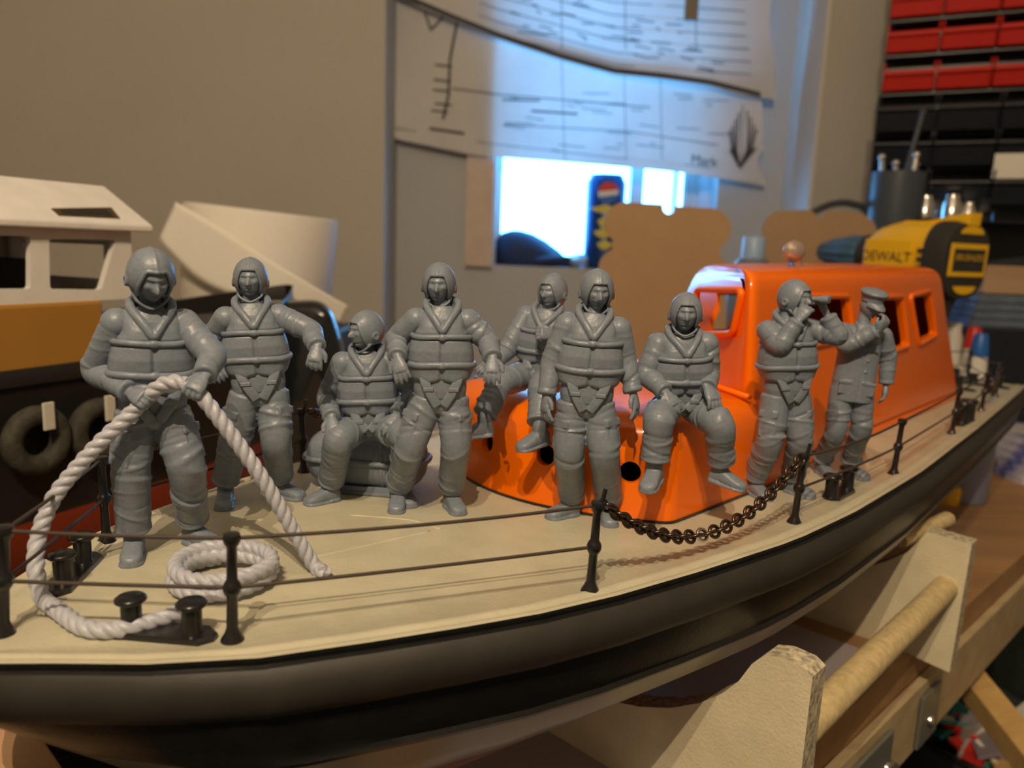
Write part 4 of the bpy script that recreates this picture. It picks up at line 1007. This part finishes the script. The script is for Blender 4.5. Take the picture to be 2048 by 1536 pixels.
make('slot_opening', MB().prism([p for p in q2], nn*.09), DARKG, ro2, smooth=False)
for i, (x, y) in enumerate(((72, 880), (196, 860), (300, 838))):
    t, z = onT(x, y, 1.0); ty = MB(); ty.torus(TW(t, 1.1, z), TN, 1.55, .62, 40, 16, stretch=1)
    to = make('tyre_fender', ty, RUBBER, tug, ang=180)
    make('strap', MB().box(TW(t+.3, 1.9, z+1.55), .35, .1, .85, TD, TN), mat('strap_white', (.6, .58, .5), .7), to, smooth=False, bevel=.05)
make('keel_cradle', MB().box(TW(0, -9, (-24.4-25)/2), 20, 4, .31, TD, TN), TUGB, tug, smooth=False)
# pipe and glossy black bow fitting seen between the figurines
OUT = rpoly([np.array(p, float) for p in ((470, 604), (655, 598), (694, 700), (672, 850), (600, 940), (470, 940))], [0, 40, 70, 60, 40, 0], 8); cc_ = np.mean(OUT, axis=0)
m = MB(); m.rings([[at(*(cc_+(np.array(p)-cc_)*k_), y_) for p in OUT] for k_, y_ in ((.86, 73), (.95, 73.6), (1, 75), (1.0, 80), (.95, 82))])
GLB = mat('gloss_black', (.01, .012, .015), .12, coat=.6)

make('bow_bulwark', m, GLB, tug, ang=50)
# ------------------------------------------------------------------ paper roll
pr0 = at(500, 560, 84)
roll = thing('paper_roll', at(500, 605, 84), 'fat white paper roll standing behind the tugboat model', 'paper roll')
rx = nrm(at(668, 445, 84)-at(340, 405, 84)); rax = nrm(np.cross(rx, V(0, 1, 0))); rax = rax if rax[2] > 0 else -rax
ctr = (at(645, 436, 88)+at(335, 398, 88))/2+V(0, 6, 0)-rax*.0; hr = np.linalg.norm(at(662, 436, 84)-at(330, 398, 84))/2
mb = MB(); Hh = 12.5
mb.lathe(ctr-rax*Hh, rax, [(hr*.95, 0), (hr*.97, .3), (hr, Hh-.5), (hr*.985, Hh-.1), (hr*.93, Hh), (2.2, Hh-.1), (2.1, Hh-1.5), (.1, Hh-1.5)], 64)
make('roll', mb, PAPER, roll, ang=50)
cor = [at(345, 400, 77), at(520, 500, 76), at(640, 585, 77), at(697, 640, 80), at(690, 600, 81), at(672, 560, 82)]
P0 = at(330, 430, 76.6); ring1 = [at(x, y, d) for x, y, d in ((352, 404, 85.5), (430, 448, 84.0), (520, 506, 83.4), (610, 562, 84), (697, 612, 86))]
ring2 = [at(x, y, d) for x, y, d in ((318, 480, 85.5), (400, 560, 84.1), (500, 600, 83.5), (590, 606, 84.1), (680, 645, 86.1))]
mb = MB(); A_ = cr(ring1, [1]*5, 8)[0]; B_ = cr(ring2, [1]*5, 8)[0]
mb.rings([[a*(1-t)+b*t for a, b in zip(A_, B_)] for t in np.linspace(0, 1, 10)], closed=False, cap0=False, cap1=False)
o = make('loose_sheet', mb, PAPER, roll, ang=180); sd = o.modifiers.new('s', 'SOLIDIFY'); sd.thickness = .0008
# prop under the roll: black crate standing on the bench
zc = (ctr-rax*Hh)[2]-1.2
prop(make('storage_crate', MB().box((ctr[0]+.5, ctr[1]+.5, (zc+ZB)/2), 9, 6.5, (zc-ZB)/2), TUGB, smooth=False, bevel=.5), 'black crate on the bench carrying the white paper roll', 'crate')
# ------------------------------------------------------------------ window sill things
def sx(px, py, y): return at(px, py, y)
SY = YA+6
mb = MB(); m0 = sx(1068, 530, SY); m0[2] = wz0
R = []
for i, (h, rx_, ry_) in enumerate(((0, 8.2, 4.5), (1.5, 8.2, 4.6), (3.5, 7.2, 4.4), (5.5, 5.4, 3.8), (7, 3.2, 2.4), (7.6, 1, .8))):
    R.append([m0+V(rx_*math.cos(t)*(1+.08*math.sin(3*t))-h*.55, ry_*math.sin(t), h) for t in np.linspace(0, 2*math.pi, 30, endpoint=False)])
mb.rings(R); mb.tube([m0+V(0, -4, 1), m0+V(6, -4.5, 1.6), m0+V(9, -3, .9)], 1.0, 10, samp=5)
NAVY = mat('navy_cloth', (.02, .035, .08), .8, bump=.8, bscale=40)
prop(make('cloth_cap', mb, NAVY, ang=180), 'dark navy cloth cap lying on the window sill', 'cap')
cb = sx(1205, 505, YA+3); cb[2] = wz0; hc = sx(1212, 350, YA+3)[2]-wz0; rc = 4.15
can2 = thing('drinks_can', cb, 'dark blue drinks can with a red and white disc on the window sill', 'drinks can')
CANB = mat('can_blue', (.01, .05, .18), .3, metal=.5)
make('can_body', MB().lathe(cb, UP, [(rc*.8, 0), (rc, .8), (rc, hc-1.6), (rc*.85, hc-.5), (rc*.82, hc), (rc*.75, hc-.4), (.1, hc-.4)], 40), [CANB], can2)
ec = cb+V(.1, -rc-.12, hc-4.0)
def disc(c, r0, a0, a1, m, nm, k=24):
    pts = [c+V(r0*math.cos(a), 0, r0*math.sin(a)) for a in np.linspace(a0, a1, k)]; make(nm, MB().prism(pts, (0, .5, 0)), m, can2, smooth=False)
disc(ec, 2.2, .35, math.pi-.1, REDP, 'emblem_red'); disc(ec, 2.2, math.pi+.45, 2*math.pi-.1, BLUEP, 'emblem_blue')
mb = MB().prism([ec+V(2.1*math.cos(a), -.02, 2.1*math.sin(a)) for a in (.35, .1, -.1, math.pi+.45, math.pi+.2, math.pi-.1)], (0, .5, 0)); make('emblem_white', mb, WHITEB, can2, smooth=False)
YP = mat('can_yellow', (.65, .55, .1), .4)
mb = MB()
for dx, dz, rx_, rz_ in ((-.5, -3.3, 2.9, .75), (-.2, -6.0, 1.6, 1.2), (-.6, -8.2, 1.9, .9), (-.2, -10.6, 1.5, .9)):
    mb.prism([ec+V(dx+rx_*math.cos(a)*(1+.15*math.sin(5*a)), 0, dz+rz_*math.sin(a)*(1+.2*math.cos(4*a))) for a in np.linspace(0, 2*math.pi, 26, endpoint=False)], (0, .6, 0))
make('yellow_print', mb, YP, can2, smooth=False)
# crumpled clear bags / bits on the sill
CLR = mat('clear_film', (.45, .6, .75), .2, trans=.4)
for i, (x, rr, y_) in enumerate(((1165, 2.6, 2), (1232, 2.2, -1))):
    c_ = sx(x, 525, YA+2+y_*.5); c_[2] = wz0+rr*.55; m = MB(); m.ball(c_, rr*1.5, rr, rr*.6, n=12)
    vv = np.array(m.v); vv += RNG.uniform(-.25, .25, vv.shape); m.v = [tuple(p) for p in vv]
    prop(make('plastic_bag', m, CLR, ang=30), ('crumpled clear bag on the sill left of the drinks can' if i == 0 else 'crumpled clear bag on the sill right of the drinks can'), 'bag')
# ------------------------------------------------------------------ cardboard cut-outs on the bench
def cutout(name, pts, y, label, th=.35):
    P = [at(x, yy, y) for x, yy in pts]; o = make(name, MB().prism(P, (0, th, 0)), CARD, smooth=False); prop(o, label, 'cardboard'); return o
def arc(cx_, cy_, rx_, ry_, a0, a1, n=10): return [(cx_+rx_*math.cos(math.radians(a)), cy_-ry_*math.sin(math.radians(a))) for a in np.linspace(a0, a1, n)]
yc = 100.; base1 = None
def zpx(x, y, z):   # pixel row where height z is seen at column x
    lo, hi = 0, 3000
    for _ in range(40):
        mid = (lo+hi)/2
        if at(x, mid, y)[2] > z: lo = mid
        else: hi = mid
    return lo
p1 = arc(1252, 446, 44, 42, 180, 95)+[(1325, 408)]+arc(1338, 414, 12, 14, 180, 360, 8)+[(1352, 412)]+arc(1418, 458, 44, 42, 85, -40)+[(1440, 500)]+arc(1430, 548, 22, 40, 60, 0)+[(1452, 600), (1452, zpx(1452, yc, ZB)), (1197, zpx(1197, yc, ZB))]+arc(1240, 540, 43, 44, 180, 110)+[(1222, 488)]+arc(1252, 446, 44, 42, 235, 190, 5)
cutout('cardboard_insert', p1, yc, 'large brown cardboard insert with rounded ears standing behind the orange wheelhouse')
yc2 = 116.5
p2 = arc(1570, 462, 46, 42, 180, 95)+[(1620, 420), (1632, 428), (1640, 442), (1650, 428), (1658, 422)]+arc(1710, 466, 44, 40, 85, 0)+[(1756, 540), (1756, zpx(1756, yc2, ZB)), (1524, zpx(1524, yc2, ZB))]
cutout('cardboard_insert', p2, yc2, 'brown cardboard insert with a small V notch, standing left of the yellow drill')
jb = at(1502, 560, 112); jb[2] = ZB; hj = at(1502, 472, 112)[2]-ZB
jr = thing('glue_jar', jb, 'tall jar with a blue-white cap between the two cardboard inserts', 'jar')
make('jar_body', MB().lathe(jb, UP, [(3.2, 0), (3.4, .3), (3.4, hj-5), (2, hj-3.2)], 28), mat('jar_grey', (.16, .2, .28), .4), jr); make('cap', MB().lathe(jb+UP*(hj-3.1), UP, [(1.6, 0), (1.6, 2.7), (1.4, 3.0)], 24), mat('cap_pale_blue', (.35, .5, .75), .35), jr)
# cable
prop(make('power_cable', MB().tube([at(1600, 446, 125), at(1625, 425, 125), at(1665, 408, 125), at(1705, 408, 125), at(1740, 430, 125), at(1750, 520, 125), V(at(1750, 520, 125)[0], 125, ZB+.5)], .55, 10, samp=8), GREYP), 'thick black cable arching behind the notched cardboard', 'cable')
# ------------------------------------------------------------------ drill
dr0 = at(1935, 521, 91); dax = nrm(V(-.44, .90, .03)); drill = thing('cordless_drill', at(1905, 650, 92), 'yellow and black cordless drill standing behind the orange wheelhouse', 'drill')
dsd = nrm(np.cross(dax, UP)); dsd = dsd if dsd[1] < 0 else -dsd; dup_ = nrm(np.cross(dsd, dax)); dup_ = dup_ if dup_[2] > 0 else -dup_
def DP(a, s_, u): return dr0+dax*a*1.15+dsd*s_+dup_*u
def dring(a, w_, h0, h1, e=2.6, n=40):
    out = []
    for t in np.linspace(0, 2*math.pi, n, endpoint=False):
        x, y = math.cos(t), math.sin(t); yy = math.copysign(abs(y)**(2/e), y)
        out.append(DP(a, w_*math.copysign(abs(x)**(2/e), x), yy*(h1 if yy > 0 else h0)))
    return out
make('motor_cap', MB().rings([dring(0, 3.6, 3.9, 3.7), dring(.15, 4.0, 4.4, 4.2), dring(1.2, 4.3, 4.6, 4.5), dring(2.6, 4.1, 4.4, 4.5)]), DBLK, drill, ang=50)
make('housing', MB().rings([dring(2.2, 3.9, 4.0, 4.3), dring(4, 3.7, 3.6, 4.2), dring(8, 3.5, 3.4, 4.1), dring(9.6, 3.2, 3.1, 3.6), dring(10.8, 2.6, 2.6, 2.6)]), YEL, drill, ang=50)
mb = MB(); mb.lathe(DP(10.4, 0, 0), dax, [(2.5, 0), (2.6, .3), (2.6, 1.8), (2.2, 2.2)], 28); make('collar', mb, DBLK, drill)
mb = MB(); R = []
for a, r in ((0, 2.1), (.3, 2.3), (2.2, 2.3), (2.5, 2.1), (4.6, 1.8), (6.2, 1.2), (6.6, .8)):
    R.append([DP(12.4+a, math.cos(t)*r*(1+.05*math.cos(12*t)), math.sin(t)*r*(1+.05*math.cos(12*t))) for t in np.linspace(0, 2*math.pi, 72, endpoint=False)])
mb.rings(R); make('chuck', mb, CHUCK, drill, ang=60)
mb = MB(); mb.rings([[DP(a, x, u) for x, u in ((-.9, z0), (.9, z0), (.9, z0+hh_), (-.9, z0+hh_))] for a, z0, hh_ in ((-.2, 4.0, 1.4), (2, 4.0, 1.0), (4.5, 3.9, .5), (7, 3.8, .6), (9, 3.2, .6))]); make('top_strip', mb, YEL, drill, ang=30)
hb0 = (dr0+dax*2.8)
mb = MB(); hR = []
for u, a, w_, l_ in ((-3.5, 3.0, 1.9, 2.6), (-6, 3.0, 1.6, 1.9), (-9, 3.6, 1.6, 1.9), (-13, 4.2, 1.9, 2.4)):
    hR.append([DP(a+l_*math.cos(t), w_*math.sin(t), u) for t in np.linspace(0, 2*math.pi, 30, endpoint=False)])
mb.rings(hR); make('handle', mb, DBLK, drill)
zbat = DP(4, 0, -13)[2]; qb = DP(4.5, 0, -14)
make('battery', MB().box((qb[0], qb[1], (zbat+ZB+.02)/2), 4.5, 3.4, (zbat-ZB-.02)/2, dax, dsd), DBLK, drill, smooth=False, bevel=.3)
# badge on the motor cap and lettering on the housing (the housing's camera side)
bx = dsd; bo = DP(-.02, 0, 0); bn_ = -dax
make('badge', MB().box(bo+bn_*.06, 3.3, 1.9, .08, bx, dup_, bn_), YEL, drill, smooth=False, bevel=.1)
make('badge_panel', MB().box(bo+bn_*.14, 2.75, 1.3, .06, bx, dup_, bn_), DBLK, drill, smooth=False)
xd = bx if (bx@V(1, 0, 0)) > 0 else -bx
xd = -xd if np.cross(xd, dup_)@bn_ < 0 else xd
text('BRUSHLESS', 'lettering', bo+bn_*.16+dup_*.3, xd, dup_, 1.0, YEL, drill, .08)
text('CORDLESS', 'lettering', bo+bn_*.16-dup_*.6, xd, dup_, .55, GREYP, drill, .08)
for sg in (1, -1):
    c_ = bo+bn_*.05+dup_*sg*3.0; make('vent', MB().prism([c_+xd*2.0*math.cos(a)+dup_*sg*.95*math.sin(a) for a in np.linspace(0, math.pi, 14)], bn_*.1), YEL, drill, smooth=False)
pn = MB().box(DP(6.9, 3.72, -.3), 3.3, 2.3, .12, dax, dup_, dsd); make('side_panel', pn, YEL, drill, smooth=False, bevel=.1)
xd2 = -dax
text('DEWALT', 'lettering', DP(6.9, 3.86, -.1), xd2, dup_, 1.75, DBLK, drill, .1)
mb = MB()
for k_ in range(4): mb.box(DP(2.7, 3.9, .9-k_*1.0), .45, .22, .3, dax, dup_, dsd)
make('grip_ridge', mb, DBLK, drill, smooth=False)
# ------------------------------------------------------------------ right side clutter
def bx2(name, x0, x1, y0, y1, d0, d1, m, label, cat, zbase=None, bevel=.2):
    a = at(x0, y0, d0); b = at(x1, y1, d0); zb_ = b[2] if zbase is None else zbase
    return prop(make(name, MB().box(((a[0]+b[0])/2, (d0+d1)/2, (a[2]+zb_)/2), abs(b[0]-a[0])/2, (d1-d0)/2, abs(a[2]-zb_)/2), m, smooth=False, bevel=bevel), label, cat)
case = bx2('tool_case', 1893, 2300, 655, 790, 101, 118, BINB, 'black tool case on the bench behind the glue bottles', 'tool case', ZB)
ct = at(1893, 655, 101)[2]
STEEL = mat('blue_steel', (.20, .26, .36), .35, metal=.3, vary=.3, vscale=50)
for k_ in range(4):
    z0_ = ct+.02+k_*1.1
    prop(make('steel_sheet', MB().box((at(1960+k_*4, 600, 104)[0]+14, 113, z0_+.5), 15, 9, .5), STEEL, smooth=False, bevel=.1), 'blue-grey metal sheet on the black case, %s of the stack' % ('lowest', 'second lowest', 'second highest', 'topmost')[k_], 'metal sheet', 'metal sheets stacked on the black case')
z1_ = ct+4.45
prop(make('timber_block', MB().box((at(1972, 548, 106)[0]+15, 114, z1_+1.9), 15, 8, 1.9), woodmat('timber_tan', (.5, .33, .2), (.42, .27, .16), 6), smooth=False, bevel=.15), 'tan timber block lying on the metal sheets right of the drill', 'timber')
ztb = z1_+3.82
# bins on the rack
rack = thing('bin_rack', V(at(1900, 300, 140)[0], 146, ZB), 'black wall rack carrying the rows of parts bins', 'rack')
RD = nrm(V(.90, -.43, 0)); RN = V(RD[1], -RD[0], 0); RN = RN if RN[1] < 0 else -RN
def bin_mesh(o, wd, hh_, dp_):
    m = MB(); t = .3; Q = lambda x, a, b: o+RD*x+RN*a+UP*b
    outl = [(0, 0), (dp_*.88, 0), (dp_, hh_*.72), (dp_+.5, hh_*1.15), (dp_-.4, hh_*1.3), (dp_*.6, hh_*.9), (0, hh_)]
    for xx in (0, wd-t): m.prism([Q(xx, a, b) for a, b in outl], RD*t)
    m.box(Q(wd/2, dp_*.44, t/2), wd/2, dp_*.44, t/2, RD, RN); m.box(Q(wd/2, t/2, hh_/2), wd/2, t/2, hh_/2, RD, RN)
    m.prism([Q(t, dp_*.88, 0), Q(t, dp_, hh_*.72), Q(t, dp_-t, hh_*.72), Q(t, dp_*.88-t, 0)], RD*(wd-2*t))
    m.tube([Q(0, dp_, hh_*.76), Q(wd, dp_, hh_*.76)], .5, 10)
    return m
rows = [(1781, -52, 'red'), (1779, 22, 'red'), (1777, 92, 'red'), (1766, 168, 'red'), (1750, 245, 'black'), (1748, 312, 'black'), (1746, 385, 'black')]
rn = ['topmost red', 'second red', 'third red', 'lowest red', 'upper black', 'middle black', 'lowest black']
wd_n = ('first from the left', 'second from the left', 'third from the left', 'fourth from the left')
panel0 = at(1775, 100, 140)*V(1, 1, 0)
STUFFM = mat('dark_contents', (.035, .035, .04), .4, vary=.7, vscale=90)
sb = []
for i, (x0, y0_, colr) in enumerate(rows):
    big = colr == 'black'; wd = 7.6 if not big else 8.6; hh_ = 3.3 if not big else 4.4; dp_ = 6.5 if not big else 8.5
    p = at(x0, y0_, 137); p[2] -= hh_*.5; og = V(panel0[0], panel0[1], p[2])+RN*.05-RD*(.3 if big else 0)-RN*0
    for k_ in range(4):
        o = make('parts_bin', bin_mesh(og+RD*k_*(wd+.25), wd, hh_, dp_), BINR if not big else BINB, smooth=False, bevel=.08)
        prop(o, '%s parts bin, %s in the %s row of the rack' % (colr, wd_n[k_], rn[i]), 'bin', 'parts bins on the rack')
    sb.append(og[2])
for z_ in sb: make('rack_ledge', MB().box(panel0+RD*17.5+RN*2.2+UP*(z_-.25), 17.5, 2.2, .22, RD, RN), BINB, rack, smooth=False)
make('rack_panel', MB().box(panel0+RD*17.5-RN*.6+UP*((ZB+62)/2), 17.8, .6, (62-ZB)/2, RD, RN), BINB, rack, smooth=False)
# printed label on a black bin
lb = panel0+RD*18.5+RN*8.6+UP*at(2040, 326, 120)[2]; prop(make('paper_label', MB().box(lb+RD*1, 2.3, .1, 1.9, RD, RN), WHITEB, smooth=False, bevel=.05), 'white paper label stuck on a black bin at the right edge', 'label')
# dark pot of tools in front of the rack
pb = at(1785, 460, 122); zpot = ZB
pot = thing('tool_pot', V(pb[0], pb[1], zpot), 'tall dark grey pot of tools left of the black bins', 'pot')
ph = at(1785, 345, 122)[2]-zpot; make('pot', MB().lathe(V(pb[0], pb[1], zpot), UP, [(3.3, 0), (3.5, .3), (3.9, ph), (3.6, ph), (3.4, ph-2)], 36), mat('pot_grey', (.06, .075, .10), .4), pot)
for i, (dx, dy, hh_, m_, nm) in enumerate(((-2.5, 0, 2.2, CHROME, 'screwdriver'), (-1.2, -1.5, 1.2, CHROME, 'file'), (.3, .5, 9, GREYP, 'pliers'), (1.6, -1, 2.6, CHROME, 'spanner'), (2.4, .6, 1.4, CHROME, 'tweezers'))):
    b_ = V(pb[0]+dx*.8, pb[1]+dy, zpot+ph-6); t_ = b_+V(dx*.35+(2.4 if i == 2 else 0), 0, 6+hh_)
    m = MB(); m.tube([b_, t_], .4, 10); m.ball(t_, .55, n=8); prop(make('hand_tool', m, m_), 'tool sticking out of the dark pot, %s' % ('at its left rim', 'left of its middle', 'the long dark one leaning right', 'right of its middle', 'at its right rim')[i], nm, 'tools in the pot')
# jars and shiny oddments on top of the timber / case
oddx = [(1850, 415, 1.5, CHROME), (1880, 395, 1.3, GLASS), (1905, 405, 1.6, CHROME), (1938, 412, 1.2, CHROME), (1965, 425, 1.4, GLASS)]
shelf = bx2('parts_shelf', 1838, 2300, 440, 452, 118, 134, BINB, 'narrow black shelf under the bins with shiny oddments', 'shelf', None, .1)
for xx in (1842, 2040): pass
make('shelf_upright', MB().box((at(1845, 500, 126)[0]+1, 132, (at(1838, 452, 118)[2]+ZB)/2), 1, 1, (at(1838, 452, 118)[2]-ZB)/2), BINB, None, smooth=False)['label'] = 'black upright carrying the narrow shelf'
bpy.data.objects['shelf_upright']['category'] = 'upright'
zsf = at(1838, 440, 118)[2]
for i, (x, y, r, m_) in enumerate(oddx):
    q = at(x, y, 124); q[2] = zsf+.02
    m = MB().lathe(q, UP, [(r, 0), (r*1.05, .3), (r*1.05, r*1.8), (r*.7, r*2.3), (r*.7, r*2.7)], 20)
    prop(make('small_jar', m, m_), 'small shiny %s on the narrow shelf, %s' % ('metal pot' if m_ is CHROME else 'glass jar', ('leftmost', 'second from left', 'middle one', 'second from right', 'rightmost')[i]), 'jar', 'shiny oddments on the shelf')
# glue bottles with red and blue caps, beyond the stern
for (x, y, d, cc_, nm) in ((1944, 655, 97, REDP, 'red'), (1959, 668, 90.5, BLUEP, 'blue')):
    q = at(x, 700, d); q[2] = ZB; zt_ = at(x, y, d)[2]-ZB
    g = thing('glue_bottle', q, 'white glue bottle with a %s cap behind the stern railing' % nm, 'bottle')
    make('bottle', MB().lathe(q, UP, [(2.1, 0), (2.4, .3), (2.6, zt_-7.2), (2.3, zt_-5.8), (1.4, zt_-5.0), (1.1, zt_-4.8), (.95, zt_-2.4)], 28), WHITEB, g)
    make('cap', MB().lathe(q+UP*(zt_-2.6), UP, [(1.05, 0), (1.05, .3), (.8, 2.3), (.6, 2.7)], 24), cc_, g)
q = at(1904, 700, 99); q[2] = ZB; zt_ = at(1904, 645, 99)[2]-ZB
prop(make('tube_bottle', MB().lathe(q, UP, [(1.1, 0), (1.2, .2), (1.1, zt_-2), (.8, zt_-1), (.8, zt_)], 20), WHITEB), 'slim whitish tube standing just right of the wheelhouse stern', 'bottle')
# blue-frosted bottle and magazines on the bench
q = onz(1948, 1012, ZB)
fb = thing('plastic_tub', q, 'frosted bluish plastic tub on the bench under the stern', 'tub')
rr_ = 49/F*q[1]; make('tub', MB().lathe(q+V(0, rr_, 0), UP, [(rr_*.9, .01), (rr_, .3), (rr_*1.1, 13), (rr_*1.0, 13), (rr_*.9, .6)], 40), FROST, fb)
q = onz(1905, 1012, ZB); prop(make('orange_cap', MB().lathe(q+V(0, 1, 0), UP, [(1.1, 0.01), (1.2, 1.6), (1.0, 1.9)], 24), YEL), 'small yellow cap on the bench beside the frosted tub', 'cap')
MG = mat('magazine_cover', (.75, .72, .72), .4, vary=.8, vscale=30, stops=(.10, .12, .40)); q = onz(2012, 955, ZB)
for k_ in range(5):
    prop(make('magazine', MB().box(q+V(10+k_*.6, 6, .45+k_*.95), 11, 8, .45, nrm(V(1, .1+.05*k_, 0)), nrm(V(-.1-.05*k_, 1, 0))), MG, smooth=False, bevel=.05), 'white and blue magazine right of the stern, %s of its stack' % ('bottom', 'second', 'middle', 'fourth', 'top')[k_], 'magazine', 'magazines on the bench')
# ------------------------------------------------------------------ under the bench edge, right
st = [at(1905, 1318, 62), at(2120, 1590, 46)]
d_ = nrm(st[1]-st[0]); prop(make('wooden_strut', MB().box((st[0]+st[1])/2, np.linalg.norm(st[1]-st[0])/2+2, .9, .9, d_, nrm(np.cross(d_, V(0, 1, .3)))), PINE, smooth=False, bevel=.1), 'bare pine strut slanting down below the bench edge', 'strut')
bc_ = at(1985, 1455, 78); bz = bc_[2]
BH = bz+74.9
bk = thing('wire_basket', V(bc_[0], bc_[1], bz-BH), 'round black-rimmed basket full of scraps below the bench', 'basket')
br_ = 9.5
make('rim', MB().torus(bc_, (0, 0, 1), br_, .35, 48, 8), BLACKP, bk, ang=180)
make('basket_wall', MB().lathe(bc_-UP*BH, UP, [(br_*.75, 0), (br_*.78, .3), (br_, BH), (br_-.3, BH), (br_*.74, .6), (.1, .5)], 40), GREYP, bk)
scr = MB(); 
cols = [REDP, mat('scrap_teal', (.05, .3, .3), .6), WHITEB, PINE, mat('scrap_mauve', (.3, .25, .28), .6), mat('scrap_grey', (.4, .38, .36), .6)]
for k_ in range(70):
    a = RNG.uniform(0, 2*math.pi); r = RNG.uniform(0, br_*.8); q = bc_+V(r*math.cos(a), r*math.sin(a), -RNG.uniform(.5, 3)); d1 = nrm(RNG.normal(size=3)*V(1, 1, .3)); d2 = nrm(np.cross(d1, RNG.normal(size=3)))
    scr.box(q, RNG.uniform(1, 3), RNG.uniform(.4, 1.3), .2, d1, d2, np.cross(d1, d2), mi=int(RNG.randint(0, 6)))
so2 = make('scraps', scr, cols, smooth=False); prop(so2, 'heap of coloured scraps filling the round basket', 'scraps', kind='stuff')
shz = -75.
sh_ = prop(make('lower_shelf', MB().prism([BW(30, 30, shz), BW(30, 2, shz), BW(110, 2, shz), BW(110, 45, shz)], (0, 0, -2)), mat('blue_shelf', (.02, .05, .14), .6, vary=.5, vscale=20), smooth=False), 'dark blue lower shelf under the bench', 'shelf')
wd_ = [onz(1700, 1475, shz+1), onz(2000, 1570, shz+1)]
d_ = nrm(wd_[1]-wd_[0]); prop(make('pine_offcut', MB().box((wd_[0]+wd_[1])/2+UP*.2, np.linalg.norm(wd_[1]-wd_[0])/2, 1.3, .9, d_, np.cross(UP, d_)), PINE, smooth=False, bevel=.1), 'pine offcut lying on the dark shelf beside the basket', 'timber')
# dark equipment far right under the bench
bq = at(2020, 1230, 100); prop(make('paint_crate', MB().box((bq[0]+10, bq[1]+14, -61), 16, 10, 13.9), mat('dark_green', (.02, .03, .022), .7), smooth=False, bevel=.5), 'dark green crate in the shadows below the bench end', 'crate')
# wooden block at the lower left, under the bow
pts = [onz(x, y, -16.5) for x, y in ((-90, 1436), (62, 1441), (150, 1570), (-90, 1620))]
prop(make('timber_block', MB().prism(pts, (0, 0, -8.45)), woodmat('block_tan', (.52, .32, .18), (.44, .27, .15), 20), smooth=False, bevel=.08), 'tan wooden block at the lower left under the bow', 'timber')
# papers under the boat
pp = [BW(18, -6, ZB+.06), BW(18, 9, ZB+.06), BW(50, 9.4, ZB+.06), BW(50, -6, ZB+.06)]
prop(make('paper_sheet', MB().prism(pp, (0, 0, .05)), mat('lilac_paper', (.42, .38, .42), .7), smooth=False), 'pale lilac sheet on the bench beneath the lifeboat hull', 'paper')
